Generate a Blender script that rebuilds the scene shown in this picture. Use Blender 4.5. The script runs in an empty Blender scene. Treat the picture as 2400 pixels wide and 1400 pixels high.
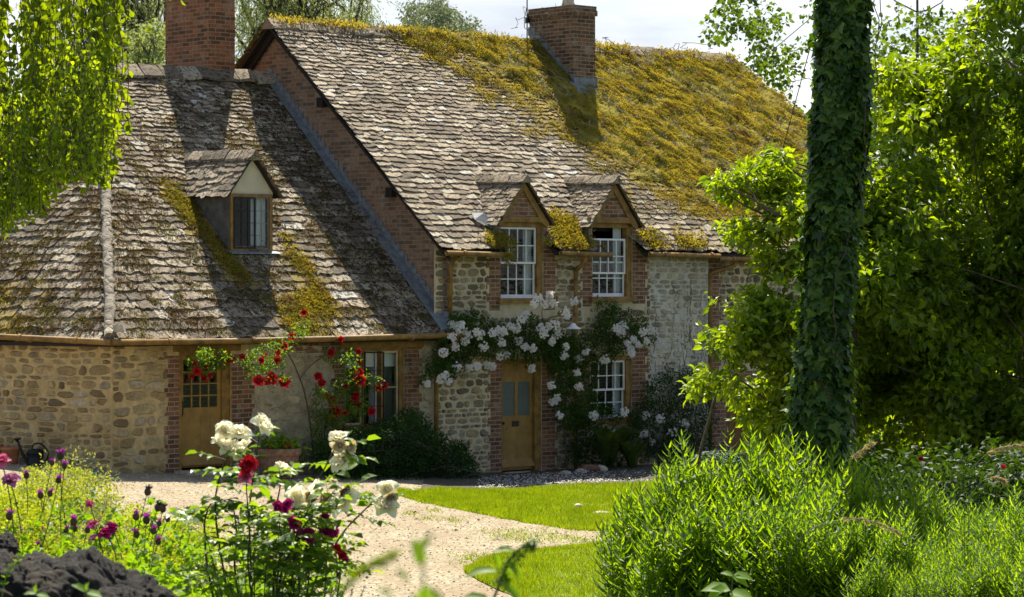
import bpy, math
import numpy as np
from mathutils import Vector
R=math.radians
rng=np.random.default_rng(7)
# ------------------------------------------------------------ camera, world, sun
scn=bpy.context.scene
cam_d=bpy.data.cameras.new('camera'); cam=bpy.data.objects.new('camera',cam_d); scn.collection.objects.link(cam)
cam.location=(0,0,3.45); cam.rotation_euler=(R(90),0,0)
cam_d.lens=96; cam_d.sensor_width=36; cam_d.shift_y=-0.0125; cam_d.clip_end=3000; cam_d.clip_start=.1
cam_d.dof.use_dof=True; cam_d.dof.focus_distance=24; cam_d.dof.aperture_fstop=16
scn.camera=cam
SUNV=np.array([.028,-2.346,-3.35]); SUNV/=np.linalg.norm(SUNV)
world=bpy.data.worlds.new("World"); scn.world=world; world.use_nodes=True
wt=world.node_tree; wt.nodes.clear()
wo=wt.nodes.new('ShaderNodeOutputWorld'); bg=wt.nodes.new('ShaderNodeBackground'); bg.inputs[1].default_value=.072
sky=wt.nodes.new('ShaderNodeTexSky'); sky.sky_type='NISHITA'; sky.sun_disc=False
sky.sun_elevation=R(55); sky.sun_rotation=R(0.7); sky.air_density=1.0; sky.dust_density=1.2
tc=wt.nodes.new('ShaderNodeTexCoord'); mp=wt.nodes.new('ShaderNodeMapping'); mp.inputs['Scale'].default_value=(1.4,1.4,6)
nz=wt.nodes.new('ShaderNodeTexNoise'); nz.inputs['Scale'].default_value=2.6; nz.inputs['Detail'].default_value=9; nz.inputs['Roughness'].default_value=.62
cr=wt.nodes.new('ShaderNodeValToRGB'); cr.color_ramp.elements[0].position=.36; cr.color_ramp.elements[1].position=.60
nz2=wt.nodes.new('ShaderNodeTexNoise'); nz2.inputs['Scale'].default_value=6; nz2.inputs['Detail'].default_value=8
cc=wt.nodes.new('ShaderNodeValToRGB'); cc.color_ramp.elements[0].position=.35; cc.color_ramp.elements[0].color=(.50,.55,.63,1); cc.color_ramp.elements[1].position=.62; cc.color_ramp.elements[1].color=(.86,.87,.90,1)
sc=wt.nodes.new('ShaderNodeVectorMath'); sc.operation='SCALE'; sc.inputs['Scale'].default_value=8.6
mx=wt.nodes.new('ShaderNodeMix'); mx.data_type='RGBA'
wt.links.new(tc.outputs['Generated'],mp.inputs[0]); wt.links.new(mp.outputs[0],nz.inputs['Vector']); wt.links.new(mp.outputs[0],nz2.inputs['Vector'])
wt.links.new(nz.outputs[0],cr.inputs[0]); wt.links.new(nz2.outputs[0],cc.inputs[0]); wt.links.new(cc.outputs[0],sc.inputs[0])
sz=wt.nodes.new('ShaderNodeSeparateXYZ'); wt.links.new(tc.outputs['Generated'],sz.inputs[0])
mr=wt.nodes.new('ShaderNodeMapRange'); mr.interpolation_type='SMOOTHSTEP'; mr.inputs['From Min'].default_value=.12; mr.inputs['From Max'].default_value=.36; mr.inputs['To Min'].default_value=1; mr.inputs['To Max'].default_value=.12; wt.links.new(sz.outputs['Z'],mr.inputs['Value'])
mm=wt.nodes.new('ShaderNodeMath'); mm.operation='MULTIPLY'; wt.links.new(cr.outputs[0],mm.inputs[0]); wt.links.new(mr.outputs[0],mm.inputs[1]); wt.links.new(mm.outputs[0],mx.inputs['Factor']); wt.links.new(sky.outputs[0],mx.inputs['A']); wt.links.new(sc.outputs[0],mx.inputs['B'])
wt.links.new(mx.outputs['Result'],bg.inputs[0]); wt.links.new(bg.outputs[0],wo.inputs[0])
sd=bpy.data.lights.new('sun','SUN'); sd.energy=5.0; sd.angle=R(.53); sd.color=(1,.925,.78)
so=bpy.data.objects.new('sun',sd); scn.collection.objects.link(so); so.location=(0,60,80)
so.rotation_euler=Vector(tuple(SUNV)).to_track_quat('-Z','Y').to_euler()
scn.view_settings.view_transform='Standard'; scn.view_settings.look='None'; scn.view_settings.gamma=1; scn.view_settings.exposure=1.17
scn.render.engine='CYCLES'
scn.cycles.max_bounces=8; scn.cycles.transparent_max_bounces=12

# ------------------------------------------------------------ geometry helpers
F=6400.;CX=1200.;HY=670.;CH=3.45;A=R(43)
U=np.array([math.cos(A),math.sin(A),0]);W=np.array([-math.sin(A),math.cos(A),0]);O=np.array([-1.246,48.93,0])
def P(x,y,Y): return np.array([(x-CX)/F*Y,Y,CH-(y-HY)/F*Y])
def ray(x,y): return np.array([(x-CX)/F,1,-(y-HY)/F])
def hit(x,y,p,n):
    d=ray(x,y);c=np.array([0,0,CH]); t=np.dot(np.array(p)-c,n)/np.dot(d,n);return c+d*t
def H(u,v,z):
    u=np.asarray(u,float);v=np.asarray(v,float);z=np.asarray(z,float)
    u,v,z=np.broadcast_arrays(u,v,z)
    return O+u[...,None]*U+v[...,None]*W+z[...,None]*np.array([0,0,1.])
def uvz(p): q=np.asarray(p)-O; return np.stack([q@U,q@W,q[...,2]],-1)
def wallp(x,y,v=0): return uvz(hit(x,y,H(0,v,0),W))
def sstep(a,b,x): t=np.clip((x-a)/(b-a),0,1); return t*t*(3-2*t)
_h=np.random.default_rng(3).random((64,64,64))
def vnoise(x,y,z=0,s=1.0):
    x,y,z=np.broadcast_arrays(np.asarray(x,float)*s,np.asarray(y,float)*s,np.asarray(z,float)*s)
    xi=np.floor(x).astype(int);yi=np.floor(y).astype(int);zi=np.floor(z).astype(int)
    fx=x-xi;fy=y-yi;fz=z-zi; fx=fx*fx*(3-2*fx);fy=fy*fy*(3-2*fy);fz=fz*fz*(3-2*fz)
    def g(a,b,c): return _h[(xi+a)%64,(yi+b)%64,(zi+c)%64]
    return (((g(0,0,0)*(1-fx)+g(1,0,0)*fx)*(1-fy)+(g(0,1,0)*(1-fx)+g(1,1,0)*fx)*fy)*(1-fz)+
            ((g(0,0,1)*(1-fx)+g(1,0,1)*fx)*(1-fy)+(g(0,1,1)*(1-fx)+g(1,1,1)*fx)*fy)*fz)
def fbm(x,y,z=0,s=1.0,o=4):
    r=0;a=.5
    for i in range(o): r=r+a*vnoise(x+7.3*i,y+3.1*i,z,s*2**i); a*=.5
    return r/(1-.5**o)
def nrm(v): return v/np.maximum(np.linalg.norm(v,axis=-1,keepdims=True),1e-9)

class M:
    """collects vertices and faces of one mesh"""
    def __init__(s): s.cur=0;s.mi=[];s.V=[];s.F={};s.n=0;s.UV={};s.at=[];s.order=[]
    def add(s,V,faces,uv=None,attr=None):
        V=np.asarray(V,float).reshape(-1,3)
        for f in faces:
            f=np.asarray(f,int); f=f.reshape(-1,f.shape[-1]) 
            s.order.append((f+s.n)); s.mi.append(np.full(len(f),s.cur))
        s.V.append(V); s.UV.setdefault('v',[]).append(np.zeros((len(V),2)) if uv is None else np.asarray(uv,float).reshape(-1,2))
        s.at.append(np.zeros(len(V)) if attr is None else np.broadcast_to(np.asarray(attr,float),(len(V),)))
        s.n+=len(V); return s
    def box(s,c8,uv=None):
        f=[[0,3,2,1],[4,5,6,7],[0,1,5,4],[1,2,6,5],[2,3,7,6],[3,0,4,7]]
        s.add(c8,[f],uv); return s
    def hbox(s,u0,u1,v0,v1,z0,z1):
        u=np.array([u0,u1,u1,u0]*2,float);v=np.array([v0,v0,v1,v1]*2,float);z=np.array([z0]*4+[z1]*4,float)
        # per-face verts so that the uv (metres) is right on every face
        c=H(u,v,z); fs=[([0,1,5,4],'u'),([2,3,7,6],'u'),([1,2,6,5],'v'),([3,0,4,7],'v'),([0,3,2,1],'h'),([4,5,6,7],'h')]
        for f,k in fs:
            p=c[f]; uv=np.stack([u[f],z[f]],-1) if k=='u' else np.stack([v[f],z[f]],-1) if k=='v' else np.stack([u[f],v[f]],-1)
            s.add(p,[[[0,1,2,3]]],uv)
        return s
    def poly(s,pts,uv=None): s.add(pts,[[list(range(len(pts)))]],uv); return s
    def prism(s,pts,off,uv=None):
        pts=np.asarray(pts,float);n=len(pts);q=pts+np.asarray(off)
        fs=[[list(range(n))],[list(range(2*n-1,n-1,-1))],[[i,i+n,(i+1)%n+n,(i+1)%n] for i in range(n)]]
        s.add(np.vstack([pts,q]),fs,None if uv is None else np.vstack([uv,uv])); return s
    def tube(s,pts,rad,n=6,cap=True):
        pts=np.asarray(pts,float);m=len(pts);rad=np.broadcast_to(np.asarray(rad,float),(m,))
        t=np.gradient(pts,axis=0);t=nrm(t); ref=np.array([.31,.17,.93]) 
        if abs(np.mean(t@nrm(ref)))>.85: ref=np.array([1.,.1,.05])
        a=nrm(np.cross(t,ref));b=np.cross(t,a); an=np.arange(n)*2*math.pi/n
        V=pts[:,None]+rad[:,None,None]*(np.cos(an)[None,:,None]*a[:,None]+np.sin(an)[None,:,None]*b[:,None])
        i=np.arange(m-1)[:,None]*n;j=np.arange(n)[None];k=(j+1)%n
        f=np.stack([i+j,i+k,i+n+k,i+n+j],-1).reshape(-1,4)
        fs=[f]
        if cap: fs+= [[list(range(n))],[list(range((m-1)*n,m*n))]]
        L=np.concatenate([[0],np.cumsum(np.linalg.norm(np.diff(pts,axis=0),axis=1))])
        uv=np.stack([np.broadcast_to(j/n,(m,n)),np.broadcast_to(L[:,None],(m,n))],-1)
        s.add(V,fs,uv); return s
    def lathe(s,prof,c,n=20,axis=None):
        prof=np.asarray(prof,float);an=np.arange(n)*2*math.pi/n;m=len(prof)
        V=np.stack([prof[:,0,None]*np.cos(an),prof[:,0,None]*np.sin(an),np.broadcast_to(prof[:,1,None],(m,n))],-1)+np.asarray(c)
        i=np.arange(m-1)[:,None]*n;j=np.arange(n)[None];k=(j+1)%n
        s.add(V,[np.stack([i+j,i+k,i+n+k,i+n+j],-1).reshape(-1,4)]); return s
    def merge(s,V,fs,attr=None): return s.add(V,fs,None,attr)

ROOT={}
def link(o): scn.collection.objects.link(o); return o
def obj(name,m,mat,parent=None,smooth=False,loc=None):
    V=np.concatenate(m.V); off=np.zeros(3)
    if parent is not None: off=ROOT[parent.name]
    elif loc is not None: off=np.asarray(loc,float)
    V=V-off
    me=bpy.data.meshes.new(name)
    fl=[f for f in m.order]; cnt=np.concatenate([np.full(len(f),f.shape[1]) for f in fl]); idx=np.concatenate([f.ravel() for f in fl])
    me.vertices.add(len(V)); me.vertices.foreach_set('co',V.astype(np.float32).ravel())
    me.loops.add(len(idx)); me.loops.foreach_set('vertex_index',idx.astype(np.int32))
    st=np.concatenate([[0],np.cumsum(cnt)[:-1]]); me.polygons.add(len(cnt)); me.polygons.foreach_set('loop_start',st.astype(np.int32))
    me.polygons.foreach_set('use_smooth',np.full(len(cnt),bool(smooth)))
    uv=np.concatenate(m.UV['v'])
    if np.any(uv): l=me.uv_layers.new(name='UVMap'); l.data.foreach_set('uv',uv[idx].astype(np.float32).ravel())
    at=np.concatenate(m.at)
    if np.any(at): a=me.attributes.new('k','FLOAT','POINT'); a.data.foreach_set('value',at.astype(np.float32))
    me.update(calc_edges=True); me.validate()
    if isinstance(mat,list):
        for q in mat: me.materials.append(q)
        me.polygons.foreach_set('material_index',np.concatenate(m.mi).astype(np.int32))
    elif mat: me.materials.append(mat)
    o=link(bpy.data.objects.new(name,me))
    if parent is not None: o.parent=parent
    elif loc is not None: o.location=tuple(off)
    ROOT[o.name]=off
    return o
def thing(name,label,cat,loc,group=None):
    o=link(bpy.data.objects.new(name,None)); o.location=tuple(loc); o['label']=label;o['category']=cat
    if group:o['group']=group
    o.empty_display_size=.2; ROOT[o.name]=np.asarray(loc,float); return o
def tag(o,label=None,cat=None,group=None,kind=None):
    if label:o['label']=label
    if cat:o['category']=cat
    if group:o['group']=group
    if kind:o['kind']=kind
    return o
def copy_tree(o,parent=None):
    c=o.copy(); link(c); c.parent=parent; ROOT[c.name]=ROOT.get(o.name,np.zeros(3))
    for ch in list(o.children): copy_tree(ch,c)
    return c

# ------------------------------------------------------------ materials
def nodes(name):
    m=bpy.data.materials.new(name); m.use_nodes=True; t=m.node_tree; t.nodes.clear()
    o=t.nodes.new('ShaderNodeOutputMaterial'); b=t.nodes.new('ShaderNodeBsdfPrincipled'); t.links.new(b.outputs[0],o.inputs[0]); return m,t,b,o
class N:
    def __init__(s,t): s.t=t
    def n(s,typ,**k):
        x=s.t.nodes.new('ShaderNode'+typ)
        for a,b in k.items(): setattr(x,a,b)
        return x
    def l(s,a,b): s.t.links.new(a,b)
    def noise(s,vec,scale,det=5,rough=.6,dist=0):
        x=s.n('TexNoise'); x.inputs['Scale'].default_value=scale;x.inputs['Detail'].default_value=det;x.inputs['Roughness'].default_value=rough;x.inputs['Distortion'].default_value=dist
        if vec: s.l(vec,x.inputs['Vector'])
        return x.outputs['Fac']
    def ramp(s,fac,stops,interp='LINEAR'):
        x=s.n('ValToRGB'); e=x.color_ramp.elements; x.color_ramp.interpolation=interp
        while len(e)<len(stops): e.new(.5)
        for i,(p,c) in enumerate(stops):
            e[i].position=p; e[i].color=(c,c,c,1) if isinstance(c,(int,float)) else (*c,1)
        s.l(fac,x.inputs[0]); return x.outputs[0]
    def mix(s,f,a,b,blend='MIX'):
        x=s.n('Mix',data_type='RGBA',blend_type=blend)
        for v,k in ((f,'Factor'),(a,'A'),(b,'B')):
            if isinstance(v,(int,float)):
                x.inputs[k].default_value=v if k=='Factor' else (v,v,v,1)
            elif isinstance(v,tuple): x.inputs[k].default_value=(*v,1)
            else: s.l(v,x.inputs[k])
        return x.outputs['Result']
    def math(s,op,a,b=None):
        x=s.n('Math',operation=op)
        for i,v in enumerate((a,b)):
            if v is None: continue
            if isinstance(v,(int,float)): x.inputs[i].default_value=v
            else: s.l(v,x.inputs[i])
        return x.outputs[0]
    def bump(s,h,b,st=.5,d=.02,prev=None):
        x=s.n('Bump'); x.inputs['Strength'].default_value=st;x.inputs['Distance'].default_value=d; s.l(h,x.inputs['Height'])
        if prev is not None: s.l(prev,x.inputs['Normal'])
        s.l(x.outputs[0],b.inputs['Normal']); return x.outputs[0]
    def pos(s): return s.n('NewGeometry').outputs['Position']
    def isl(s): return s.n('NewGeometry').outputs['Random Per Island']
    def map(s,v,scale=(1,1,1),loc=(0,0,0)):
        x=s.n('Mapping'); x.inputs['Scale'].default_value=scale;x.inputs['Location'].default_value=loc; s.l(v,x.inputs[0]); return x.outputs[0]
    def attr(s,nm='k'): x=s.n('Attribute'); x.attribute_name=nm; return x.outputs['Fac']
def paint(name,col,rough=.55,var=.12,metal=0,sc=6):
    m,t,b,o=nodes(name);g=N(t)
    n1=g.noise(g.pos(),sc,6,.65); 
    c=g.mix(g.ramp(n1,[(.3,0.),(.7,1.)]),tuple(x*(1-var*1.6) for x in col),tuple(min(1,x*(1+var)) for x in col))
    n2=g.noise(g.pos(),60,3); c=g.mix(g.math('MULTIPLY',g.ramp(n2,[(.58,0.),(.66,1.)]),.35),c,tuple(x*.55 for x in col))
    g.l(c,b.inputs['Base Color']); b.inputs['Roughness'].default_value=rough;b.inputs['Metallic'].default_value=metal;b.inputs['Specular IOR Level'].default_value=.28
    g.bump(g.noise(g.pos(),90,3),b,.25,.004); return m
def leafmat(name,cols,trans=.45,rough=.42,tcol=None,spec=.4):
    rough=min(.7,rough+.08); spec=spec*.6
    m,t,b,o=nodes(name);g=N(t)
    r=g.isl(); k=len(cols); c=g.ramp(r,[(i/(k-1),cols[i]) for i in range(k)])
    n=g.noise(g.pos(),1.6,3); c=g.mix(g.ramp(n,[(.3,0.),(.7,.5)]),c,tuple(x*.6 for x in cols[0]))
    g.l(c,b.inputs['Base Color']); b.inputs['Roughness'].default_value=rough; b.inputs['Specular IOR Level'].default_value=spec
    tr=g.n('BsdfTranslucent'); tc_=g.mix(1.0,c,tcol or (2.55,2.25,.38),'MULTIPLY'); g.l(tc_,tr.inputs[0])
    ms=g.n('MixShader'); ms.inputs[0].default_value=trans; g.l(b.outputs[0],ms.inputs[1]); g.l(tr.outputs[0],ms.inputs[2]); g.l(ms.outputs[0],o.inputs[0]); return m
def slatemat(name,dark=0.,mosscol=True):
    m,t,b,o=nodes(name);g=N(t); p=g.pos()
    c=g.ramp(g.isl(),[(0,(.10,.075,.045)),(.3,(.20,.15,.095)),(.6,(.31,.245,.16)),(.85,(.42,.34,.23)),(.97,(.50,.44,.33)),(1,(.58,.56,.50))])
    n1=g.noise(p,9,8,.7); c=g.mix(g.ramp(n1,[(.45,0.),(.7,.45)]),c,(.17,.13,.09))
    n2=g.noise(p,26,5,.7); c=g.mix(g.ramp(n2,[(.58,0.),(.66,.45)]),c,(.50,.455,.34))
    n3=g.noise(p,14,6,.75,.4); a=g.math('ADD',n3,g.math('MULTIPLY',g.attr(),.16))
    c=g.mix(g.ramp(a,[(.572-dark,0.),(.61-dark,1.)]),c,(.035,.025,.014))
    n4=g.noise(p,5,7,.75); a4=g.math('ADD',n4,g.math('MULTIPLY',g.attr(),.42))
    mc=g.mix(g.ramp(g.noise(p,7,4),[(.35,0.),(.65,1.)]),(.16,.12,.02),(.33,.22,.035))
    c=g.mix(g.ramp(a4,[(.66,0.),(.74,1.)]),c,mc)
    g.l(c,b.inputs['Base Color']); b.inputs['Roughness'].default_value=.9
    h=g.math('ADD',g.math('MULTIPLY',g.noise(p,11,6,.7),1.),g.math('MULTIPLY',g.noise(p,45,4,.7),.4)); g.bump(h,b,.9,.035); return m
def stonemat(name,mortar,ramp,scale=(5,5,8),mw=.07,white=0,bumpd=.03):
    m,t,b,o=nodes(name);g=N(t); p=g.pos()
    wn=g.n('TexNoise'); wn.inputs['Scale'].default_value=3.2; wn.inputs['Detail'].default_value=3; g.l(p,wn.inputs['Vector'])
    v=g.n('VectorMath',operation='MULTIPLY_ADD'); g.l(wn.outputs['Color'],v.inputs[0]); v.inputs[1].default_value=(.28,.28,.22); g.l(p,v.inputs[2])
    mpv=g.map(v.outputs[0],scale)
    e=g.n('TexVoronoi',feature='DISTANCE_TO_EDGE'); e.inputs['Scale'].default_value=1; e.inputs['Randomness'].default_value=.9; g.l(mpv,e.inputs['Vector'])
    f=g.n('TexVoronoi',feature='F1'); f.inputs['Scale'].default_value=1;f.inputs['Randomness'].default_value=.9; g.l(mpv,f.inputs['Vector'])
    sep=g.n('SeparateColor'); g.l(f.outputs['Color'],sep.inputs[0])
    c=g.ramp(sep.outputs[0],ramp); n1=g.noise(p,14,7,.75); c=g.mix(g.ramp(n1,[(.35,.55),(.62,0.)]),c,tuple(x*.4 for x in ramp[1][1]))
    n2=g.noise(p,33,5,.7); c=g.mix(g.ramp(n2,[(.56,0.),(.66,.5)]),c,tuple(min(1,x*1.5) for x in ramp[-1][1]))
    rd=g.math('MULTIPLY',g.math('SUBTRACT',.73,f.outputs['Distance']),.55); ed=g.math('ADD',g.math('MINIMUM',e.outputs['Distance'],rd),g.math('MULTIPLY',g.math('SUBTRACT',g.noise(p,13,6,.75),.5),.30))
    mort=g.ramp(ed,[(mw-.03,1.),(mw+.05,0.)])
    mc=g.mix(g.noise(p,6,6,.7),tuple(x*.7 for x in mortar),tuple(x*1.2 for x in mortar))
    c=g.mix(mort,c,mc)
    if white: 
        wf=g.ramp(g.noise(g.map(p,(1,1,.8)),2.2,7,.72),[(.42,0.),(.58,white)]); c=g.mix(wf,c,(.58,.58,.52))
    big=g.noise(g.map(p,(1,1,.35)),.9,5,.65); c=g.mix(g.ramp(big,[(.35,.45),(.6,0.)]),c,(.13,.10,.055))
    g.l(c,b.inputs['Base Color']); b.inputs['Roughness'].default_value=.92
    h=g.math('ADD',g.ramp(ed,[(0,0.),(mw,.1),(mw+.18,1.)]),g.math('MULTIPLY',g.noise(p,30,5,.7),.45)); g.bump(h,b,.9,bumpd); return m
def brickmat(name,c1,c2,mortar,dark=.25,white=0):
    m,t,b,o=nodes(name);g=N(t); p=g.pos(); uv=g.n('TexCoord').outputs['UV']
    wv=g.n('TexNoise'); wv.inputs['Scale'].default_value=2.; g.l(p,wv.inputs['Vector'])
    v=g.n('VectorMath',operation='MULTIPLY_ADD'); g.l(wv.outputs['Color'],v.inputs[0]); v.inputs[1].default_value=(.03,.03,0); g.l(uv,v.inputs[2])
    k=g.n('TexBrick'); k.offset=.5; g.l(v.outputs[0],k.inputs['Vector']); k.inputs['Scale'].default_value=1
    k.inputs['Brick Width'].default_value=.235;k.inputs['Row Height'].default_value=.078;k.inputs['Mortar Size'].default_value=.009;k.inputs['Mortar Smooth'].default_value=.4
    k.inputs['Color1'].default_value=(0,0,0,1);k.inputs['Color2'].default_value=(1,1,1,1);k.inputs['Mortar'].default_value=(0,0,0,1)
    sp=g.n('SeparateColor'); g.l(k.outputs['Color'],sp.inputs[0])
    c=g.ramp(sp.outputs[0],[(0,tuple(x*dark for x in (c1[0]*.8,c1[1]*1.1,c1[2]*1.3))),(.22,tuple(x*.55 for x in c1)),(.5,c1),(1,c2)])
    c=g.mix(g.ramp(g.noise(p,18,6,.7),[(.42,.6),(.62,0.)]),c,tuple(x*.4 for x in c1))
    c=g.mix(g.ramp(g.noise(p,3.0,7,.75),[(.54,0.),(.66,.35+white)]),c,(.42,.36,.27))
    c=g.mix(k.outputs['Fac'],c,g.mix(g.noise(p,8,4),tuple(x*.6 for x in mortar),mortar))
    g.l(c,b.inputs['Base Color']); b.inputs['Roughness'].default_value=.9
    h=g.math('SUBTRACT',g.math('MULTIPLY',g.noise(p,40,4,.7),.5),k.outputs['Fac']); g.bump(h,b,.8,.012); return m
def soilmat0(name,a,b2,sc=30,d=.03):
    m,t,b,o=nodes(name);g=N(t);p=g.pos()
    c=g.mix(g.ramp(g.noise(p,sc,8,.75),[(.3,0.),(.7,1.)]),a,b2); c=g.mix(g.math('MULTIPLY',g.isl(),.45),c,(.33,.27,.19)); g.l(c,b.inputs['Base Color']); b.inputs['Roughness'].default_value=.95; g.bump(g.noise(p,sc,8,.7),b,.9,d); return m
MT={}
MT['slate']=slatemat('stone_slate',.014); MT['slate_wing']=slatemat('stone_slate_wing',.038)
MT['gold']=stonemat('golden_rubble',(.55,.41,.20),[(0,(.25,.175,.085)),(.3,(.40,.29,.14)),(.55,(.50,.36,.16)),(.8,(.58,.45,.24)),(1,(.42,.36,.26))],(4.8,4.8,10),.05,0,.06)
MT['quoin']=soilmat0('quoin_block',(.30,.235,.14),(.56,.455,.28),9,.03)
MT['grey']=stonemat('pale_mortar_rubble',(.70,.58,.34),[(0,(.20,.145,.085)),(.3,(.34,.26,.15)),(.55,(.46,.36,.21)),(.8,(.50,.36,.16)),(1,(.38,.35,.29))],(5.6,5.6,9.0),.085,0,.04)
MT['white']=stonemat('limewashed_rubble',(.64,.56,.36),[(0,(.26,.20,.12)),(.4,(.42,.34,.20)),(.7,(.52,.44,.28)),(1,(.46,.43,.35))],(5.6,5.6,9),.10,.75,.025)
def _x(): pass
def rubblemat(name,ramp,white=0):
    m,t,b,o=nodes(name);g=N(t);p=g.pos()
    c=g.ramp(g.isl(),ramp); c=g.mix(g.ramp(g.noise(p,16,8,.75),[(.38,.6),(.6,0.)]),c,tuple(x*.45 for x in ramp[1][1]))
    c=g.mix(g.ramp(g.noise(p,34,5,.7),[(.56,0.),(.66,.5)]),c,tuple(min(1,x*1.45) for x in ramp[-2][1]))
    if white: c=g.mix(g.ramp(g.noise(g.map(p,(1,1,.8)),2.4,8,.75),[(.42,.1),(.58,white)]),c,(.60,.58,.50))
    c=g.mix(g.ramp(g.noise(g.map(p,(1,1,.4)),1.1,6,.7),[(.36,.5),(.56,0.)]),c,tuple(x*.5 for x in ramp[0][1]))
    g.l(c,b.inputs['Base Color']); b.inputs['Roughness'].default_value=.92; g.bump(g.noise(p,26,8,.75),b,.9,.03); return m
def mortarmat(name,a,b2,white=0):
    m,t,b,o=nodes(name);g=N(t);p=g.pos()
    c=g.mix(g.ramp(g.noise(p,7,8,.75),[(.3,0.),(.65,1.)]),a,b2)
    c=g.mix(g.ramp(g.noise(g.map(p,(1,1,.4)),1.3,7,.7),[(.36,.55),(.56,0.)]),c,tuple(x*.45 for x in a))
    if white: c=g.mix(g.ramp(g.noise(p,2.4,8,.75),[(.42,.1),(.58,white)]),c,(.62,.60,.52))
    g.l(c,b.inputs['Base Color']); b.inputs['Roughness'].default_value=.95; g.bump(g.noise(p,22,8,.75),b,.9,.03); return m
MT['st_main']=rubblemat('grey_brown_rubble',[(0,(.13,.10,.07)),(.25,(.25,.20,.13)),(.5,(.36,.28,.18)),(.75,(.46,.34,.17)),(.9,(.42,.38,.30)),(1,(.55,.48,.34))])
MT['mo_main']=mortarmat('pale_lime_mortar',(.48,.39,.24),(.74,.62,.40))
MT['st_white']=rubblemat('limewashed_stone',[(0,(.20,.16,.11)),(.4,(.36,.29,.19)),(.7,(.46,.38,.24)),(.9,(.5,.46,.36)),(1,(.5,.42,.28))],.85)
MT['mo_white']=mortarmat('limewashed_mortar',(.44,.38,.25),(.66,.58,.40),.8)
MT['st_gold']=rubblemat('honey_rubble',[(0,(.20,.135,.065)),(.25,(.38,.265,.12)),(.5,(.50,.36,.16)),(.75,(.60,.46,.24)),(.9,(.38,.32,.22)),(1,(.62,.52,.34))])
MT['mo_gold']=mortarmat('honey_mortar',(.46,.325,.135),(.72,.54,.26))
def plastermat():
    m,t,b,o=nodes('old_plaster');g=N(t);p=g.pos()
    c=g.ramp(g.noise(p,3.5,9,.75),[(.3,(.20,.165,.11)),(.45,(.42,.35,.23)),(.6,(.58,.49,.34)),(.75,(.66,.59,.43))])
    c=g.mix(g.ramp(g.noise(p,16,6,.75,.5),[(.52,0.),(.62,.5)]),c,(.13,.11,.08))
    g.l(c,b.inputs['Base Color']); b.inputs['Roughness'].default_value=.92; g.bump(g.noise(p,12,8,.75),b,.9,.05); return m
MT['plaster']=plastermat()
MT['brick']=brickmat('old_red_brick',(.25,.105,.055),(.32,.15,.08),(.44,.36,.23),.45)
MT['brick_gable']=brickmat('gable_brick',(.29,.165,.10),(.36,.225,.14),(.38,.29,.18),.55,.15)
MT['brick_stack']=brickmat('chimney_brick',(.30,.095,.035),(.42,.15,.06),(.36,.27,.15),.35)
MT['brick_dark']=brickmat('dark_chimney_brick',(.19,.09,.05),(.30,.15,.075),(.40,.32,.18),.3,.1)  # darker brick tones for the smaller stack
MT['brick_moss']=brickmat('mossy_chimney_brick',(.26,.10,.055),(.34,.15,.07),(.42,.33,.18),.3,.25)
MT['ochre']=paint('ochre_paint',(.27,.152,.038),.6,.35)
MT['ochre2']=paint('ochre_door_paint',(.31,.18,.045),.55,.2)
MT['joinery']=paint('cream_joinery_paint',(.62,.52,.33),.55,.2)
MT['whitep']=paint('white_paint',(.80,.80,.78),.45,.05)
MT['cream']=paint('cream_render',(.55,.50,.36),.85,.1,sc=3)
MT['cheek']=paint('dark_cheek_render',(.10,.095,.08),.85,.3,sc=7)
MT['lead']=paint('lead_sheet',(.21,.225,.235),.6,.3,.15,9)
MT['dark']=paint('black_iron',(.015,.015,.016),.45,.2)
MT['darkwood']=paint('dark_timber_and_gap',(.022,.018,.015),.7,.2)  # deck and purlin timber; also colours the dark gap under the verge slates
MT['garage']=paint('brown_door_paint',(.19,.085,.025),.6,.12)
MT['terra']=paint('terracotta',(.38,.15,.07),.8,.2,sc=9)
MT['terra_old']=paint('weathered_terracotta',(.27,.16,.10),.9,.35,sc=14)
MT['curtain']=paint('curtain_cloth',(.72,.74,.76),.9,.06)
MT['mortar']=stonemat('hip_mortar',(.36,.31,.24),[(0,(.2,.17,.13)),(.4,(.3,.26,.2)),(1,(.40,.35,.28))],(7,7,7),.05,0,.03)
MT['ridge']=slatemat('ridge_stone',.045)
MT['teal']=paint('teal_plastic',(.02,.28,.26),.4)
MT['bone']=paint('bleached_stone',(.50,.42,.32),.9,.3,sc=12)
MT['vine']=paint('dead_vine',(.30,.24,.17),.9,.3)
MT['bark']=paint('bark',(.11,.085,.06),.95,.4,sc=12)
MT['potclay']=paint('cream_chimney_pot',(.55,.47,.32),.8,.1)
def glassmat(name,tint=(.9,.95,.95),rough=.02,refl=.0):
    m,t,b,o=nodes(name);g=N(t)
    tr=g.n('BsdfTransparent'); tr.inputs[0].default_value=(*tint,1); gl=g.n('BsdfGlossy'); gl.inputs[0].default_value=(1,1,1,1);gl.inputs[1].default_value=rough
    fr=g.n('Fresnel'); fr.inputs[0].default_value=1.32; bp=g.n('Bump'); bp.inputs['Strength'].default_value=.15;bp.inputs['Distance'].default_value=.02; g.l(g.noise(g.pos(),4,2),bp.inputs['Height']); g.l(bp.outputs[0],gl.inputs['Normal'])
    ms=g.n('MixShader'); g.l(g.math('ADD',fr.outputs[0],refl*.25),ms.inputs[0]); g.l(tr.outputs[0],ms.inputs[1]); g.l(gl.outputs[0],ms.inputs[2]); g.l(ms.outputs[0],o.inputs[0]); return m
MT['glass']=glassmat('window_glass')
MT['frost']=paint('obscured_glass',(.10,.125,.11),.25,.15,sc=40)
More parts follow.
